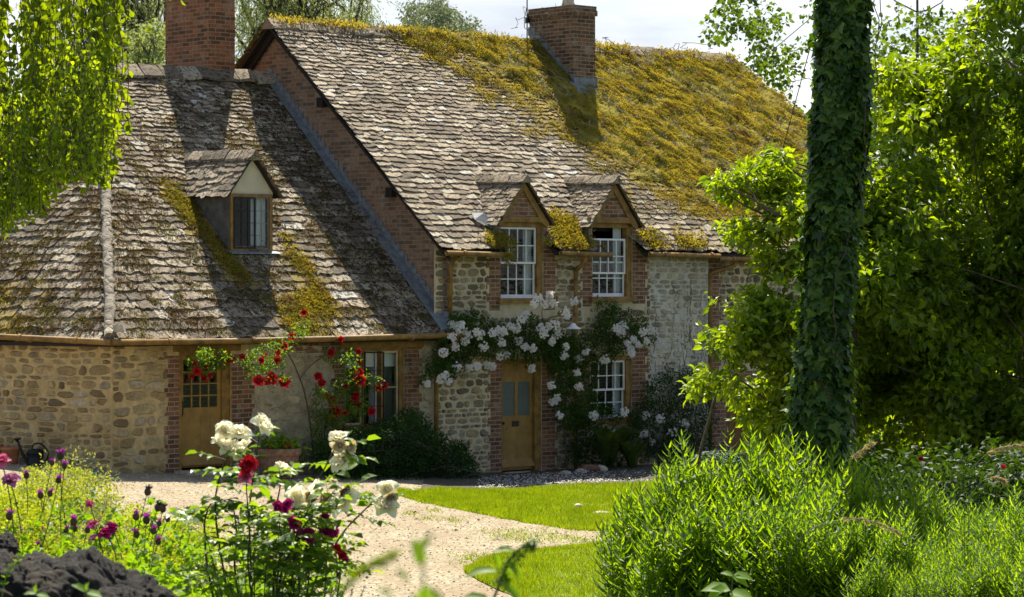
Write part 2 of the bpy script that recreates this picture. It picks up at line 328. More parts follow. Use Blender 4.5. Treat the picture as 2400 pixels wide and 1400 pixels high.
def soilmat(name,a,b2,sc=30,d=.03):
    m,t,b,o=nodes(name);g=N(t);p=g.pos()
    c=g.mix(g.ramp(g.noise(p,sc,6,.75),[(.35,0.),(.65,1.)]),a,b2); g.l(c,b.inputs['Base Color']); b.inputs['Roughness'].default_value=.95; g.bump(g.noise(p,sc,6,.7),b,.8,d); return m
MT['soil']=soilmat('soil',(.035,.028,.018),(.08,.065,.04))
MT['meadow']=soilmat('meadow_ground',(.02,.028,.010),(.06,.075,.02),6)
MT['lawn']=soilmat('lawn_turf',(.09,.13,.010),(.19,.23,.025),9,.03)
def gravelmat():
    m,t,b,o=nodes('pale_gravel');g=N(t);p=g.pos()
    v=g.n('TexVoronoi',feature='F1'); v.inputs['Scale'].default_value=32; g.l(p,v.inputs['Vector']); sp=g.n('SeparateColor'); g.l(v.outputs['Color'],sp.inputs[0])
    c=g.ramp(sp.outputs[0],[(0,(.15,.115,.06)),(.25,(.26,.213,.125)),(.6,(.37,.318,.20)),(1,(.50,.448,.325))])
    c=g.mix(g.ramp(g.noise(g.map(p,(1,.45,1)),1.3,8,.75),[(.40,.75),(.60,0.)]),c,(.27,.19,.11))
    c=g.mix(g.ramp(g.noise(p,7,8,.8),[(.55,0.),(.66,.55)]),c,(.20,.14,.085))
    g.l(c,b.inputs['Base Color']); b.inputs['Roughness'].default_value=.95
    h=g.math('ADD',g.math('MULTIPLY',v.outputs['Distance'],-1.),g.math('MULTIPLY',g.noise(p,5,7,.7),1.2)); g.bump(h,b,.9,.03); return m
MT['gravel']=gravelmat()
def mossmat(name,cols,isl=True):
    m,t,b,o=nodes(name);g=N(t);p=g.pos(); k=len(cols)
    c=g.ramp(g.isl(),[(i/(k-1),cols[i]) for i in range(k)])
    c=g.mix(g.ramp(g.noise(p,1.6,7,.75),[(.44,.0),(.60,.75)]),c,(.15,.15,.025)); c=g.mix(g.ramp(g.noise(g.map(p,(1,1,1),(7,3,1)),2.4,7,.75),[(.50,.0),(.62,.8)]),c,(.13,.085,.03)); g.l(c,b.inputs['Base Color']); b.inputs['Roughness'].default_value=.95
    tr=g.n('BsdfTranslucent'); g.l(g.mix(1.,c,(1.6,1.4,.7),'MULTIPLY'),tr.inputs[0]); ms=g.n('MixShader'); ms.inputs[0].default_value=.42; g.l(b.outputs[0],ms.inputs[1]);g.l(tr.outputs[0],ms.inputs[2]);g.l(ms.outputs[0],o.inputs[0]); return m
MT['moss']=mossmat('ochre_moss',[(.18,.145,.02),(.34,.28,.035),(.44,.38,.055),(.26,.25,.03),(.50,.44,.10)])
MT['mossg']=mossmat('green_moss',[(.10,.08,.015),(.22,.19,.02),(.40,.36,.03),(.30,.24,.03)])
MT['mossd']=mossmat('dark_moss',[(.035,.025,.012),(.075,.05,.02),(.12,.08,.025)])
def rockmat():
    m,t,b,o=nodes('dark_rock');g=N(t);p=g.pos()
    c=g.ramp(g.noise(p,6,10,.75),[(.35,(.006,.005,.003)),(.5,(.018,.013,.008)),(.6,(.06,.047,.03)),(.72,(.20,.16,.11))])
    c=g.mix(g.ramp(g.noise(p,3,6),[(.55,0.),(.65,.7)]),c,(.05,.035,.015)); g.l(c,b.inputs['Base Color']); b.inputs['Roughness'].default_value=.9
    g.bump(g.noise(p,18,10,.8),b,1.,.03); return m
MT['rock']=rockmat()
L_=leafmat
MT['l_birch']=L_('birch_leaf',[(.06,.10,.006),(.12,.18,.008),(.20,.27,.012)],.55)
MT['l_ivy']=L_('ivy_leaf',[(.015,.045,.006),(.04,.10,.01),(.09,.17,.018),(.14,.21,.03)],.32,.38,spec=.5)
MT['l_apple']=L_('apple_leaf',[(.05,.10,.005),(.14,.22,.008),(.27,.37,.018)],.52,.36,spec=.75)
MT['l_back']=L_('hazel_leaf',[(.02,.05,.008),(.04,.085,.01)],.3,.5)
MT['l_far']=L_('willow_leaf',[(.20,.24,.10),(.30,.35,.16)],.45,.6,(1.5,1.5,.8))  # lightened leaf colour carries the haze over the far crowns
MT['l_dist']=L_('hazed_leaf',[(.17,.21,.12),(.23,.27,.17)],.3,.7,(1.3,1.3,.9))  # distance haze is mixed into this pale grey-green leaf colour
MT['l_poplar']=L_('poplar_leaf',[(.06,.11,.02),(.10,.17,.03)],.42,.5)
MT['l_gold']=L_('willowherb_leaf',[(.05,.12,.006),(.12,.22,.008),(.22,.33,.015)],.5,.42,spec=.5)
MT['l_rose']=L_('rose_leaf',[(.05,.11,.015),(.09,.17,.02),(.15,.24,.02)],.5,.36,spec=.5)
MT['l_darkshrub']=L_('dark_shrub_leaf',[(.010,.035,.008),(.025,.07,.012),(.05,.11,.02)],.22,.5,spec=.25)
MT['l_ramb']=L_('rambler_leaf',[(.018,.05,.008),(.045,.10,.015),(.08,.15,.02)],.35,.5,spec=.25)
MT['l_fern']=L_('fern_leaf',[(.03,.06,.01),(.07,.11,.015)],.35,.5)
MT['l_lime']=L_('lime_foam',[(.32,.38,.02),(.46,.51,.03),(.58,.60,.06)],.42,.6,(1.3,1.3,.4))
MT['l_grass']=L_('grass_blade',[(.09,.16,.010),(.17,.25,.013),(.24,.30,.025)],.4,.6,spec=.2)
MT['l_nettle']=L_('nettle_leaf',[(.10,.2,.012),(.15,.27,.02)],.5,.45)
MT['l_blue']=L_('artichoke_leaf',[(.05,.10,.085),(.09,.15,.13)],.2,.6)
MT['l_dry']=L_('dry_seed_head',[(.32,.27,.12),(.45,.38,.2)],.35,.7,(1.3,1.2,.9))
MT['p_white']=L_('white_petal',[(.88,.84,.66),(.92,.90,.80),(.94,.93,.87)],.62,.6,(1.2,1.16,.95),.2)
MT['p_cream']=L_('wilted_petal',[(.55,.42,.2),(.8,.72,.5),(.85,.8,.62)],.3,.7,(1.05,1.0,.8),.2)
MT['p_brown']=L_('dead_petal',[(.22,.13,.05),(.35,.22,.09)],.2,.8,(1.1,1,.8),.1)
MT['p_ramb']=L_('rambler_petal',[(.82,.76,.72),(.88,.86,.82),(.92,.91,.88)],.4,.6,(1.1,1.08,1.02),.2)
MT['p_red']=L_('red_petal',[(.38,.006,.012),(.55,.012,.022)],.3,.55,(1.5,1.,1.),.3)
MT['p_magenta']=L_('magenta_petal',[(.30,.006,.10),(.48,.02,.2)],.3,.55,(1.4,1.,1.2),.3)
MT['p_pink']=L_('pink_petal',[(.6,.10,.2),(.7,.2,.32)],.35,.6,(1.2,1.,1.1),.2)
MT['p_mauve']=L_('mauve_petal',[(.33,.12,.25),(.5,.2,.34)],.35,.6,(1.2,1.,1.1),.2)
MT['p_purple']=L_('knapweed_purple',[(.22,.02,.20),(.45,.05,.38)],.45,.7,(1.6,1.,1.6),.2)
MT['bud']=paint('bud_brown',(.09,.055,.04),.8,.3)
MT['stem']=paint('green_stem',(.06,.10,.02),.5,.3)
MT['stem_dark']=paint('dark_cane',(.045,.045,.02),.5,.3)

# ------------------------------------------------------------ leaves
TP={ # template: verts (t,s,h), faces
 'quad':([(0,0,0),(.5,.5,.06),(1,0,-.06),(.5,-.5,.06)],[[[0,1,2,3]]]),
 'oval':([(0,0,0),(.42,.5,.12),(1,0,-.12),(.42,-.5,.12),(.5,0,0)],[[[0,4,2,1],[0,3,2,4]]]),
 'oval8':([(0,0,0),(.22,.40,.10),(.62,.42,.09),(1,0,-.16),(.62,-.42,.09),(.22,-.40,.10),(.3,0,.02),(.65,0,-.03)],[[[0,6,1],[2,7,3],[0,5,6],[7,4,3]],[[6,7,2,1],[5,4,7,6]]]),
 'lance':([(0,0,0),(.3,.5,.05),(.7,.36,-.02),(1,0,-.14),(.7,-.36,-.02),(.3,-.5,.05),(.3,0,.02),(.7,0,-.05)],[[[0,6,1],[2,7,3],[0,5,6],[7,4,3]],[[6,7,2,1],[5,4,7,6]]]),
 'ivy':([(0,0,0),(-.12,.38,.02),(.28,.62,.05),(.45,.30,0),(1,0,-.12),(.45,-.30,0),(.28,-.62,.05),(-.12,-.38,.02),(.3,0,.03)],[[[8,0,1],[8,1,2],[8,2,3],[8,3,4],[8,4,5],[8,5,6],[8,6,7],[8,7,0]]]),
 'blade':([(0,.5,0),(0,-.5,0),(1,0,.0)],[[[0,1,2]]]),
}
def leafgeo(C,D,Nn,L,Wd,kind='oval'):
    tp,fs=TP[kind];tp=np.array(tp,float);n=len(C)
    D=nrm(D); S=nrm(np.cross(D,Nn)); Nn=np.cross(S,D)
    L=np.broadcast_to(np.asarray(L,float),(n,));Wd=np.broadcast_to(np.asarray(Wd,float),(n,))
    V=C[:,None]+tp[None,:,0,None]*L[:,None,None]*D[:,None]+tp[None,:,1,None]*Wd[:,None,None]*S[:,None]+tp[None,:,2,None]*L[:,None,None]*Nn[:,None]
    k=len(tp); off=(np.arange(n)*k)
    out=[]
    for f in fs: f=np.array(f); out.append((f[None]+off[:,None,None]).reshape(-1,f.shape[1]))
    return V.reshape(-1,3),out
def rdir(n,r=rng): return nrm(r.normal(size=(n,3)))
def addleaves(m,C,D,Nn,L,Wd,kind='oval'):
    V,f=leafgeo(C,D,Nn,L,Wd,kind); m.add(V,f); return m
def cloud(m,cents,n_per,r,L,asp=.55,kind='oval',droop=.3,squash=.7,up=.6,g=rng):
    """leafy sprays: a handful of leaves around each centre, facing mostly upward"""
    cents=np.asarray(cents,float); k=len(cents); n=k*n_per
    rr=np.broadcast_to(np.asarray(r,float),(k,)).repeat(n_per)
    off=rdir(n,g)*(g.random((n,1))**.45)*np.array([1,1,squash]); C=cents.repeat(n_per,0)+off*rr[:,None]
    D=nrm(off+g.normal(size=(n,3))*.5+np.array([0,0,-droop])); Nn=nrm(g.normal(size=(n,3))*.6+np.array([0,0,up])+.3*off)
    Ls=L*g.uniform(.65,1.25,n); return addleaves(m,C,D,Nn,Ls,Ls*asp*g.uniform(.8,1.1,n),kind)
def curve(a,b,bend,n=8,jit=0,g=rng):
    a=np.asarray(a,float);b=np.asarray(b,float);t=np.linspace(0,1,n)[:,None]
    p=a*(1-t)+b*t+np.asarray(bend)*(4*t*(1-t)); 
    if jit: p[1:-1]+=g.normal(size=(n-2,3))*jit
    return p
# ------------------------------------------------------------ terrain
def gz(X,Y):
    X=np.asarray(X,float);Y=np.asarray(Y,float)
    s=.066*np.clip(-X,0,9.5)+.0*Y
    b=1.85*(1-sstep(4,27,Y)); r=.5*sstep(.6,3.,X)*(1-sstep(20,30,Y))
    mound=.7*sstep(-.7,-1.35,X)*(1-sstep(12.5,18,Y))*sstep(2,6,Y)
    return s*sstep(0,20,Y)+b+r+mound+.05*(fbm(X,Y,0,.35)-.5)
def ghit(x,y):
    p=None;z=0.
    for i in range(12):
        Y=(CH-z)*F/(y-HY);X=(x-CX)/F*Y;z=float(gz(X,Y))
    return np.array([X,Y,z])
def sheet(cols,rows,fx,fy,dz=0.,nbump=0.):
    a,b=np.meshgrid(np.linspace(0,1,cols),np.linspace(0,1,rows)); X=fx(a,b);Y=fy(a,b); Z=gz(X,Y)+dz+nbump*(fbm(X,Y,2,3.)-.5)
    V=np.stack([X,Y,Z],-1).reshape(-1,3); i=(np.arange(rows-1)[:,None]*cols+np.arange(cols-1)[None]).ravel()
    f=np.stack([i,i+1,i+cols+1,i+cols],-1); return M().add(V,[f])
xs=np.concatenate([-np.geomspace(14,900,22)[::-1],np.arange(-13.5,13.6,.25),np.geomspace(14,900,22)])
ys=np.concatenate([-np.geomspace(3,300,10)[::-1],np.arange(-2,70,.25),np.geomspace(71,1500,22)])
Xg,Yg=np.meshgrid(xs,ys); Vg=np.stack([Xg,Yg,gz(Xg,Yg)],-1).reshape(-1,3); nc=len(xs)
ig=(np.arange(len(ys)-1)[:,None]*nc+np.arange(nc-1)[None]).ravel()
tag(obj('ground',M().add(Vg,[np.stack([ig,ig+1,ig+nc+1,ig+nc],-1)]),MT['meadow'],smooth=True),kind='structure')
gx0=lambda b:-17+0*b
tag(obj('gravel_drive',sheet(150,170,lambda a,b:-17+a*(20.5),lambda a,b:23+b*33,.012,.012),MT['gravel'],smooth=True),kind='structure')
# lawns: edges from points on the ground
def strip(tops,bots,cols,rows,dz,nb=0):
    tops=np.array(tops);bots=np.array(bots); x0=max(tops[0,0],bots[0,0]);x1=min(tops[-1,0],bots[-1,0])
    fx=lambda a,b:x0+(x1-x0)*a
    def fy(a,b):
        x=fx(a,b); e=.34*(fbm(x,3.,0,5.,5)-.5); return (np.interp(x,bots[:,0],bots[:,1])+e)*(1-b)+(np.interp(x,tops[:,0],tops[:,1])+e)*b
    return sheet(cols,rows,fx,fy,dz,nb),fx,fy
L1t=[(-1.84,43.75),(-1.2,44.8),(-.36,45.5),(.65,46.6),(2,47.2),(4,47.4),(7,47.6)]; L1b=[(-1.84,43.65),(-1.4,42.4),(-.77,41.3),(0,40.0),(.79,38.7),(1.55,38.1),(3,37.6),(7,37.5)]
L2t=[(-.55,32.5),(-.3,33.9),(0,34.8),(.72,35.6),(1.48,36.3),(3,36.6),(7,36.6)]; L2b=[(-.55,32.3),(-.35,31.3),(0,30.2),(.25,29),(.5,27),(3,26),(7,26)]
blades=M()
def addblades(fx,fy,n,h,seed):
    g=np.random.default_rng(seed);a=g.random(n);b=g.random(n);X=fx(a,b);Y=fy(a,b); keep=fbm(X,Y,1,1.6)+.25*g.random(n)>.42
    X=X[keep];Y=Y[keep];n=len(X); C=np.stack([X,Y,gz(X,Y)+.012],-1); D=np.stack([g.normal(size=n)*.45,g.normal(size=n)*.45,np.ones(n)],-1); Nn=np.stack([g.normal(size=n),-np.ones(n),g.random(n)],-1)
    hh=h*g.uniform(.4,1.3,n)*(.6+.8*fbm(X,Y,5,2.)); addleaves(blades,C,D,Nn,hh,.011,'blade')
for i,(t,b_) in enumerate(((L1t,L1b),(L2t,L2b))):
    s_,fx,fy=strip(t,b_,90,80,.024,.02); tag(obj('lawn',s_,MT['lawn'],smooth=True),kind='structure')
    ge=np.random.default_rng(70+i); ne=5000; xe=ge.uniform(max(t[0][0],-3),2.2,ne); ye=np.interp(xe,np.array(b_)[:,0],np.array(b_)[:,1]) if i==0 else np.interp(xe,np.array(t)[:,0],np.array(t)[:,1]); ye=ye+.34*(fbm(xe,3.,0,5.,5)-.5)+ge.normal(size=ne)*.09+(-.06 if i==0 else .06); addleaves(blades,np.stack([xe,ye,gz(xe,ye)+.012],-1),np.stack([ge.normal(size=ne)*.6,ge.normal(size=ne)*.6,np.ones(ne)],-1),np.tile([0,-1,.3],(ne,1)),ge.uniform(.03,.09,ne),.012,'blade')
    addblades(fx,fy,140000 if i==0 else 100000,.085,11+i)
# ragged edge tufts and weeds in the gravel
g=np.random.default_rng(5)
for (x,y,n,sp) in [(1230,1262,240,.25),(1300,1262,160,.2),(1180,1258,160,.2),(1350,1268,120,.15),(1000,1218,60,.1),(1060,1222,80,.12),(1110,1312,260,.2),(1020,1200,60,.1),(1390,1278,90,.12),(1420,1240,150,.3),(960,1205,60,.1),(1250,1248,60,.2)]:
    c=ghit(x,y); X=c[0]+g.normal(size=n)*sp*.8;Y=c[1]+g.normal(size=n)*sp*2.2; C=np.stack([X,Y,gz(X,Y)+.012],-1)
    addleaves(blades,C,np.stack([g.normal(size=n)*.7,g.normal(size=n)*.7,np.ones(n)],-1),np.tile([0,-1,.3],(n,1)),g.uniform(.02,.05,n),.012,'blade')
tag(obj('grass',blades,MT['l_grass']),label='short bright green grass of the sunlit lawns and their ragged edges',kind='stuff')
# loose stones on the drive
g=np.random.default_rng(9); n=14000; X=g.uniform(-9,2.5,n);Y=g.uniform(27,50,n); peb=M()
octv=np.array([(1,0,0),(0,1,0),(-1,0,0),(0,-1,0),(0,0,.7),(0,0,-.4)],float); octf=np.array([[0,1,4],[1,2,4],[2,3,4],[3,0,4]])
sz=g.uniform(.006,.02,n)*(1+(g.random(n)<.03)*1.); Vp=octv[None]*sz[:,None,None]*g.uniform(.6,1.3,(n,6,1))+np.stack([X,Y,gz(X,Y)+.014],-1)[:,None]
peb.add(Vp,[(octf[None]+(np.arange(n)*6)[:,None,None]).reshape(-1,3)])
def pebmat():
    m,t,b,o=nodes('loose_stone');q=N(t); c=q.ramp(q.isl(),[(0,(.13,.085,.045)),(.35,(.26,.19,.12)),(.7,(.44,.36,.26)),(1,(.58,.51,.41))]);q.l(c,b.inputs['Base Color']);b.inputs['Roughness'].default_value=.95;return m
tag(obj('gravel_stones',peb,pebmat()),label='loose pale stones scattered over the gravel drive',kind='stuff')
# shaded soil strip along the house with fallen petals
so_,fx,fy=strip([(-1.5,49.0),(0,50.2),(3,52.5),(7,55.)],[(-1.5,44.9),(-.36,45.6),(.65,46.7),(2,47.3),(7,47.6)],50,30,.03,.04); tag(obj('border_soil',so_,MT['soil'],smooth=True),kind='structure')
g=np.random.default_rng(21); n=2200; a=g.random(n);b=g.random(n)**1.3; X=-.6+a*3.4; Y=np.interp(X,[-1.5,-.36,.65,2,7],[45.2,45.8,46.9,47.5,47.8])+b*2.9; pt=M()
k=(g.random(n)<np.clip(1.2-np.abs(X-.5)*.5,0.15,1)); X=X[k];Y=Y[k]; n=len(X)
addleaves(pt,np.stack([X,Y,gz(X,Y)+.045+.02*g.random(n)],-1),rdir(n,g)*[1,1,.2],np.stack([g.normal(size=n)*.3,g.normal(size=n)*.3,np.ones(n)],-1),g.uniform(.02,.045,n),g.uniform(.02,.035,n),'quad')
tag(obj('fallen_petals',pt,MT['p_ramb']),label='white petals fallen on the ground before the front door',kind='stuff')

# ------------------------------------------------------------ the cottage
cot=thing('stone_cottage','long rubble stone cottage with mossy stone slate roofs, dormers and two brick chimneys','cottage',H(0,0,0))
cot['label']='long rubble stone cottage with mossy slate roofs, dormers and two brick chimneys'
ZE,VE,KM=4.12,-.25,.871; ZW,KW=2.58,.912
VR=4.78; ZR=ZE+KM*(VR-VE); VRW=5.04
def zm(v): return ZE+KM*(v-VE)
def zw(v): return ZW+KW*(v+.3)
class Frame:
    def __init__(s,o,e,sl): s.o=np.asarray(o,float);s.e=nrm(np.asarray(e,float));s.s=nrm(np.asarray(sl,float));s.n=nrm(np.cross(s.e,s.s)); s.n=s.n if s.n[2]>0 else -s.n
    def p(s,a,b,h=0.): a,b,h=np.broadcast_arrays(np.asarray(a,float),b,h); return s.o+a[...,None]*s.e+b[...,None]*s.s+h[...,None]*s.n
def span(poly,b):
    xs_=[]
    for i in range(len(poly)):
        (x0,y0),(x1,y1)=poly[i],poly[(i+1)%len(poly)]
        if (y0-b)*(y1-b)<=0 and y0!=y1: xs_.append(x0+(x1-x0)*(b-y0)/(y1-y0))
    return (min(xs_),max(xs_)) if len(xs_)>=2 else None
def slates(m,fr,poly,e0,e1,w0,w1,seed,skip=None,moss=None,sag=None,th=.024,rag=1.):
    g=np.random.default_rng(seed); bmax=max(p[1] for p in poly); b=-.03; V=[];at=[];cnt=0;F4=[];F7=[]
    while b<bmax-.02:
        q=max(0,b/bmax); ex=e0+(e1-e0)*q**.8; w_=w0+(w1-w0)*q
        sp=span(poly,min(max(b+ex*.5,.001),bmax-.001))
        if sp:
            a=sp[0]+g.uniform(-.6,0)*w_*.3
            while a<sp[1]:
                w=w_*g.choice([.6,.8,1,1.2,1.5])*g.uniform(.85,1.1)
                a1=min(a+w,sp[1]+.04); a0=max(a,sp[0]-.03)
                if a1-a0>.05 and not (skip and skip((a0+a1)/2,b+ex*.4)):
                    gap=.004; x=np.linspace(a0+gap,a1-gap,5); dj=g.normal(0,.010*rag,5)*(w_/.25)+g.normal(0,.012*rag); L=ex*1.75
                    sk=g.normal(0,.010*rag)
                    bb=np.concatenate([b+dj+np.linspace(-sk,sk,5)+np.array([.014,0,0,0,.014])*g.uniform(.3,1.6)*rag,[min(b+L,bmax+.02)]*2]); aa=np.concatenate([x,[x[-1],x[0]]])
                    lift=th*1.4+g.uniform(0,.010)*rag; hh=np.concatenate([lift+g.normal(0,.002*rag,5)+np.linspace(-1,1,5)*g.normal(0,.004*rag),[th*.3,th*.3]])
                    t=th*g.uniform(.7,1.4)
                    A_=np.concatenate([aa,aa[:5]]);B_=np.concatenate([bb,bb[:5]+.004]);H_=np.concatenate([hh,hh[:5]-t])
                    pts=fr.p(A_,B_,H_)
                    V.append(pts); ms=moss((a0+a1)/2,b+ex*.5) if moss else 0.; at.append(np.full(12,ms))
                    o=cnt*12; F7.append([o+0,o+1,o+2,o+3,o+4,o+5,o+6]); F4+= [[o+7+i,o+8+i,o+1+i,o+i] for i in range(4)]
                    cnt+=1
                a+=w
        b+=ex
    V=np.concatenate(V)
    if sag is not None: V=V+sag(V)[:,None]*fr.n
    m.add(V,[np.array(F7),np.array([f for f in F4 if f])],None,np.concatenate(at)+1e-6)
    return m
def ridgecaps(m,p0,p1,hw,drop,L,seed,th=.035,jit=.012):
    g=np.random.default_rng(seed);p0=np.asarray(p0,float);p1=np.asarray(p1,float);d=p1-p0;n=max(1,int(round(np.linalg.norm(d)/L)));dn=nrm(d);s=nrm(np.cross(dn,[0,0,1.]));
    for i in range(n):
        a=p0+d*(i/n)+np.array([0,0,g.normal()*jit]);b=p0+d*((i+.97)/n)+np.array([0,0,g.normal()*jit]); 
        for c in (a,b): pass
        ring=[]
        for c in (a,(a+b)/2,b):
            dr=drop*g.uniform(.9,1.1)
            ring.append([c+s*hw-[0,0,dr],c+s*hw*.45-[0,0,dr*.35],c+[0,0,.015],c-s*hw*.45-[0,0,dr*.35],c-s*hw-[0,0,dr],c-s*hw-[0,0,dr+th],c+s*hw-[0,0,dr+th]])
        V=np.array(ring).reshape(-1,3);f=[]
        for r_ in range(2):
            for j in range(7): f.append([r_*7+j,r_*7+(j+1)%7,(r_+1)*7+(j+1)%7,(r_+1)*7+j])
        m.add(V+g.normal(size=V.shape)*.004,[f,[[0,1,2,3,4,5,6]],[[20,19,18,17,16,15,14]]])
    return m
# --- walls
def wallsheet(m,u0,u1,z0,z1,holes,v=0.,seg=.5,rev=.28,bul=0.):
    us=sorted(set([u0,u1]+[h[0] for h in holes]+[h[1] for h in holes]+list(np.arange(math.ceil(u0/seg)*seg,u1,seg)))); us=[x for x in us if u0<=x<=u1]
    zs=sorted(set([z0,z1]+[h[2] for h in holes]+[h[3] for h in holes]+list(np.arange(math.ceil(z0/seg)*seg,z1,seg)))); zs=[x for x in zs if z0<=x<=z1]
    for i in range(len(us)-1):
        for j in range(len(zs)-1):
            cu=(us[i]+us[i+1])/2;cz=(zs[j]+zs[j+1])/2
            if any(h[0]<cu<h[1] and h[2]<cz<h[3] for h in holes): continue
            uu=np.array([us[i],us[i+1],us[i+1],us[i]]);zz=np.array([zs[j],zs[j],zs[j+1],zs[j+1]])
            m.add(H(uu,v,zz),[[[0,1,2,3]]],np.stack([uu,zz],-1))
    for h in holes:
        a,b,c,d=h
        if a<u0-1e-6 or b>u1+1e-6: continue
        for q in ([(a,v,c),(a,v+rev,c),(a,v+rev,d),(a,v,d)],[(b,v,c),(b,v,d),(b,v+rev,d),(b,v+rev,c)],[(a,v,c),(b,v,c),(b,v+rev,c),(a,v+rev,c)],[(a,v,d),(a,v+rev,d),(b,v+rev,d),(b,v,d)]):
            q=np.array(q); m.add(H(q[:,0],q[:,1],q[:,2]),[[[0,1,2,3]]],np.stack([q[:,1]+q[:,0],q[:,2]],-1))
    return m
FRONT=lambda a,z,d:H(a,-d,z)
def rubble(m,f,a0,a1,z0,z1,skip,seed,hh=(.075,.17),ww=(.10,.34),gap=.013,proud=(.008,.024)):
    g=np.random.default_rng(seed); m.cur=1; z=z0; P_=[];Fq=[];Fn=[];k=0;K=11; an=(np.arange(K)+.5)*2*math.pi/K
    while z<z1:
        h=g.uniform(*hh); a=a0+g.uniform(-.1,0)
        while a<a1:
            w=g.uniform(*ww)*(.7+.6*h/hh[1]); aw=w; parts=[(z,h)] if g.random()>.16 or h<.11 else [(z,h*.48),(z+h*.5,h*.5)]
            for zz,h2 in parts:
                ca=a+w/2;cz=zz+h2/2+.05*(float(fbm(a,z*.3,seed,1.3,3))-.5)*2
                l_=max(ca-w/2,a0);r_=min(ca+w/2,a1)
                for q in skip:
                    if q[2]<cz+h2*.42 and cz-h2*.42<q[3] and l_<q[1] and r_>q[0]:
                        if l_<q[0]: r_=q[0]
                        else: l_=q[1]
                if r_-l_<.05: continue
                ca=(l_+r_)/2; rx=(r_-l_-gap*g.uniform(.5,2.))/2; rz=(h2-gap*g.uniform(.5,1.8))/2; n=g.uniform(2.4,4.5); c_,s_=np.cos(an),np.sin(an); r=(np.abs(c_)**n+np.abs(s_)**n)**(-1/n)*g.uniform(.86,1.06,K); rot=g.normal()*.06
                x=rx*c_*r;y=rz*s_*r; x,y=x-y*rot,y+x*rot*.6; d=g.uniform(*proud); tl=g.normal(size=2)*.15
                o=f(ca+x,cz+y,0*x-.004); i=f(ca+x*.80,cz+y*.76,d+x*tl[0]+y*tl[1]); P_+= [o,i]; b=k*2*K
                Fq+=[[b+j,b+(j+1)%K,b+K+(j+1)%K,b+K+j] for j in range(K)]; Fn.append([b+K+j for j in range(K)]); k+=1
            a+=w
        z+=h
    m.add(np.concatenate(P_),[np.array(Fq),np.array(Fn)]); m.cur=0; return m
D1=(1.40,2.50,3.22,4.62); D2=(3.76,4.86,3.24,4.64); HD=(1.44,2.46,-.02,2.10); HL=(3.70,4.84,.93,2.12); WD=(-5.80,-4.72,.28,2.36); WW=(-2.28,-.90,.98,2.36); GD=(7.55,8.70,-.1,1.47)
EXC=[(D1[0]-.30,D1[1]+.34,2.98,9),(D2[0]-.28,D2[1]+.38,3.0,9),(HD[0]-.30,HD[1]+.36,-1,2.22),(HL[0]-.23,HL[1]+.40,.68,2.32)]
obj('stone_wall',rubble(wallsheet(M(),-.2,5.3,-.4,4.3,[D1,D2,HD,HL]),FRONT,-.18,5.34,-.1,4.2,EXC,1),[MT['mo_main'],MT['st_main']],cot)
obj('stone_wall',rubble(wallsheet(M(),5.3,6.98,-.4,4.3,[]),FRONT,5.32,6.96,-.1,4.2,[],2,gap=.012),[MT['mo_white'],MT['st_white']],cot)['label']='limewashed pale rubble wall'
obj('stone_wall',rubble(wallsheet(M(),6.98,14.7,-.4,4.2,[GD],.06),lambda a,z,d:H(a,.06-d,z),7.36,14.6,-.1,4.15,[(7,9.7,-1,1.78)],3),[MT['mo_main'],MT['st_main']],cot)
obj('stone_wall',rubble(wallsheet(M(),-7.13,-4.35,-.4,2.56,[WD]),FRONT,-7.12,-4.3,.0,2.5,[(WD[0]-.24,WD[1]+.46,-1,2.55)],4,(.08,.22),(.16,.48),.012),[MT['mo_gold'],MT['st_gold']],cot)['label']='golden rubble wall beside the low corner'
obj('plaster_wall',rubble(wallsheet(M(),-4.35,-.2,-.4,2.56,[WW]),FRONT,-4.3,-.25,0,2.28,[(WW[0]-.26,WW[1]+.42,.55,9)],8,(.10,.24),(.16,.42),.012,(.002,.012)),[MT['plaster'],MT['plaster']],cot)
lw=np.array([-.26,.967]);lc=np.array([-7.13,0.])
m=M(); q=[lc+lw*t for t in np.linspace(0,9.5,12)]
for i in range(11):
    for z0,z1 in ((-.4,.8),(.8,2.56)):
        m.add(H([q[i][0],q[i+1][0],q[i+1][0],q[i][0]],[q[i][1],q[i+1][1],q[i+1][1],q[i][1]],[z0,z0,z1,z1]),[[[0,1,2,3]]])
rubble(m,lambda a,z,d:H(lc[0]+lw[0]*a-.967*d,lc[1]+lw[1]*a-.26*d,z),0,6,0,2.5,[],5,(.07,.18),(.12,.42),.012)
obj('stone_wall',m,[MT['mo_gold'],MT['st_gold']],cot)['label']='golden rubble wall of the left end'
# gable wall in brick, uv = (v,z)
vz=[(0,-.4),(9.6,-.4),(9.6,zm(0)+.02),(VR,ZR-.03),(0,zm(0)-.03)]
m=M().poly(H(0,[p[0] for p in vz],[p[1] for p in vz]),np.array(vz)); obj('gable_wall',m,MT['brick_gable'],cot)
m=M(); ue=14.7
m.poly(H([ue]*4,[0,9.6,9.6,0],[-.4,-.4,4.2,4.2]),[(0,0),(9.6,0),(9.6,4.6),(0,4.6)]); m.poly(H([0,ue,ue,0],[9.6]*4,[-.4,-.4,4.2,4.2]),[(0,0),(15,0),(15,4.6),(0,4.6)])
m.poly(H([-9.6,0,0,-9.6],[9.0]*4,[-.4,-.4,2.6,2.6]),[(0,0),(9,0),(9,3),(0,3)])
obj('rear_wall',m,MT['brick'],cot)
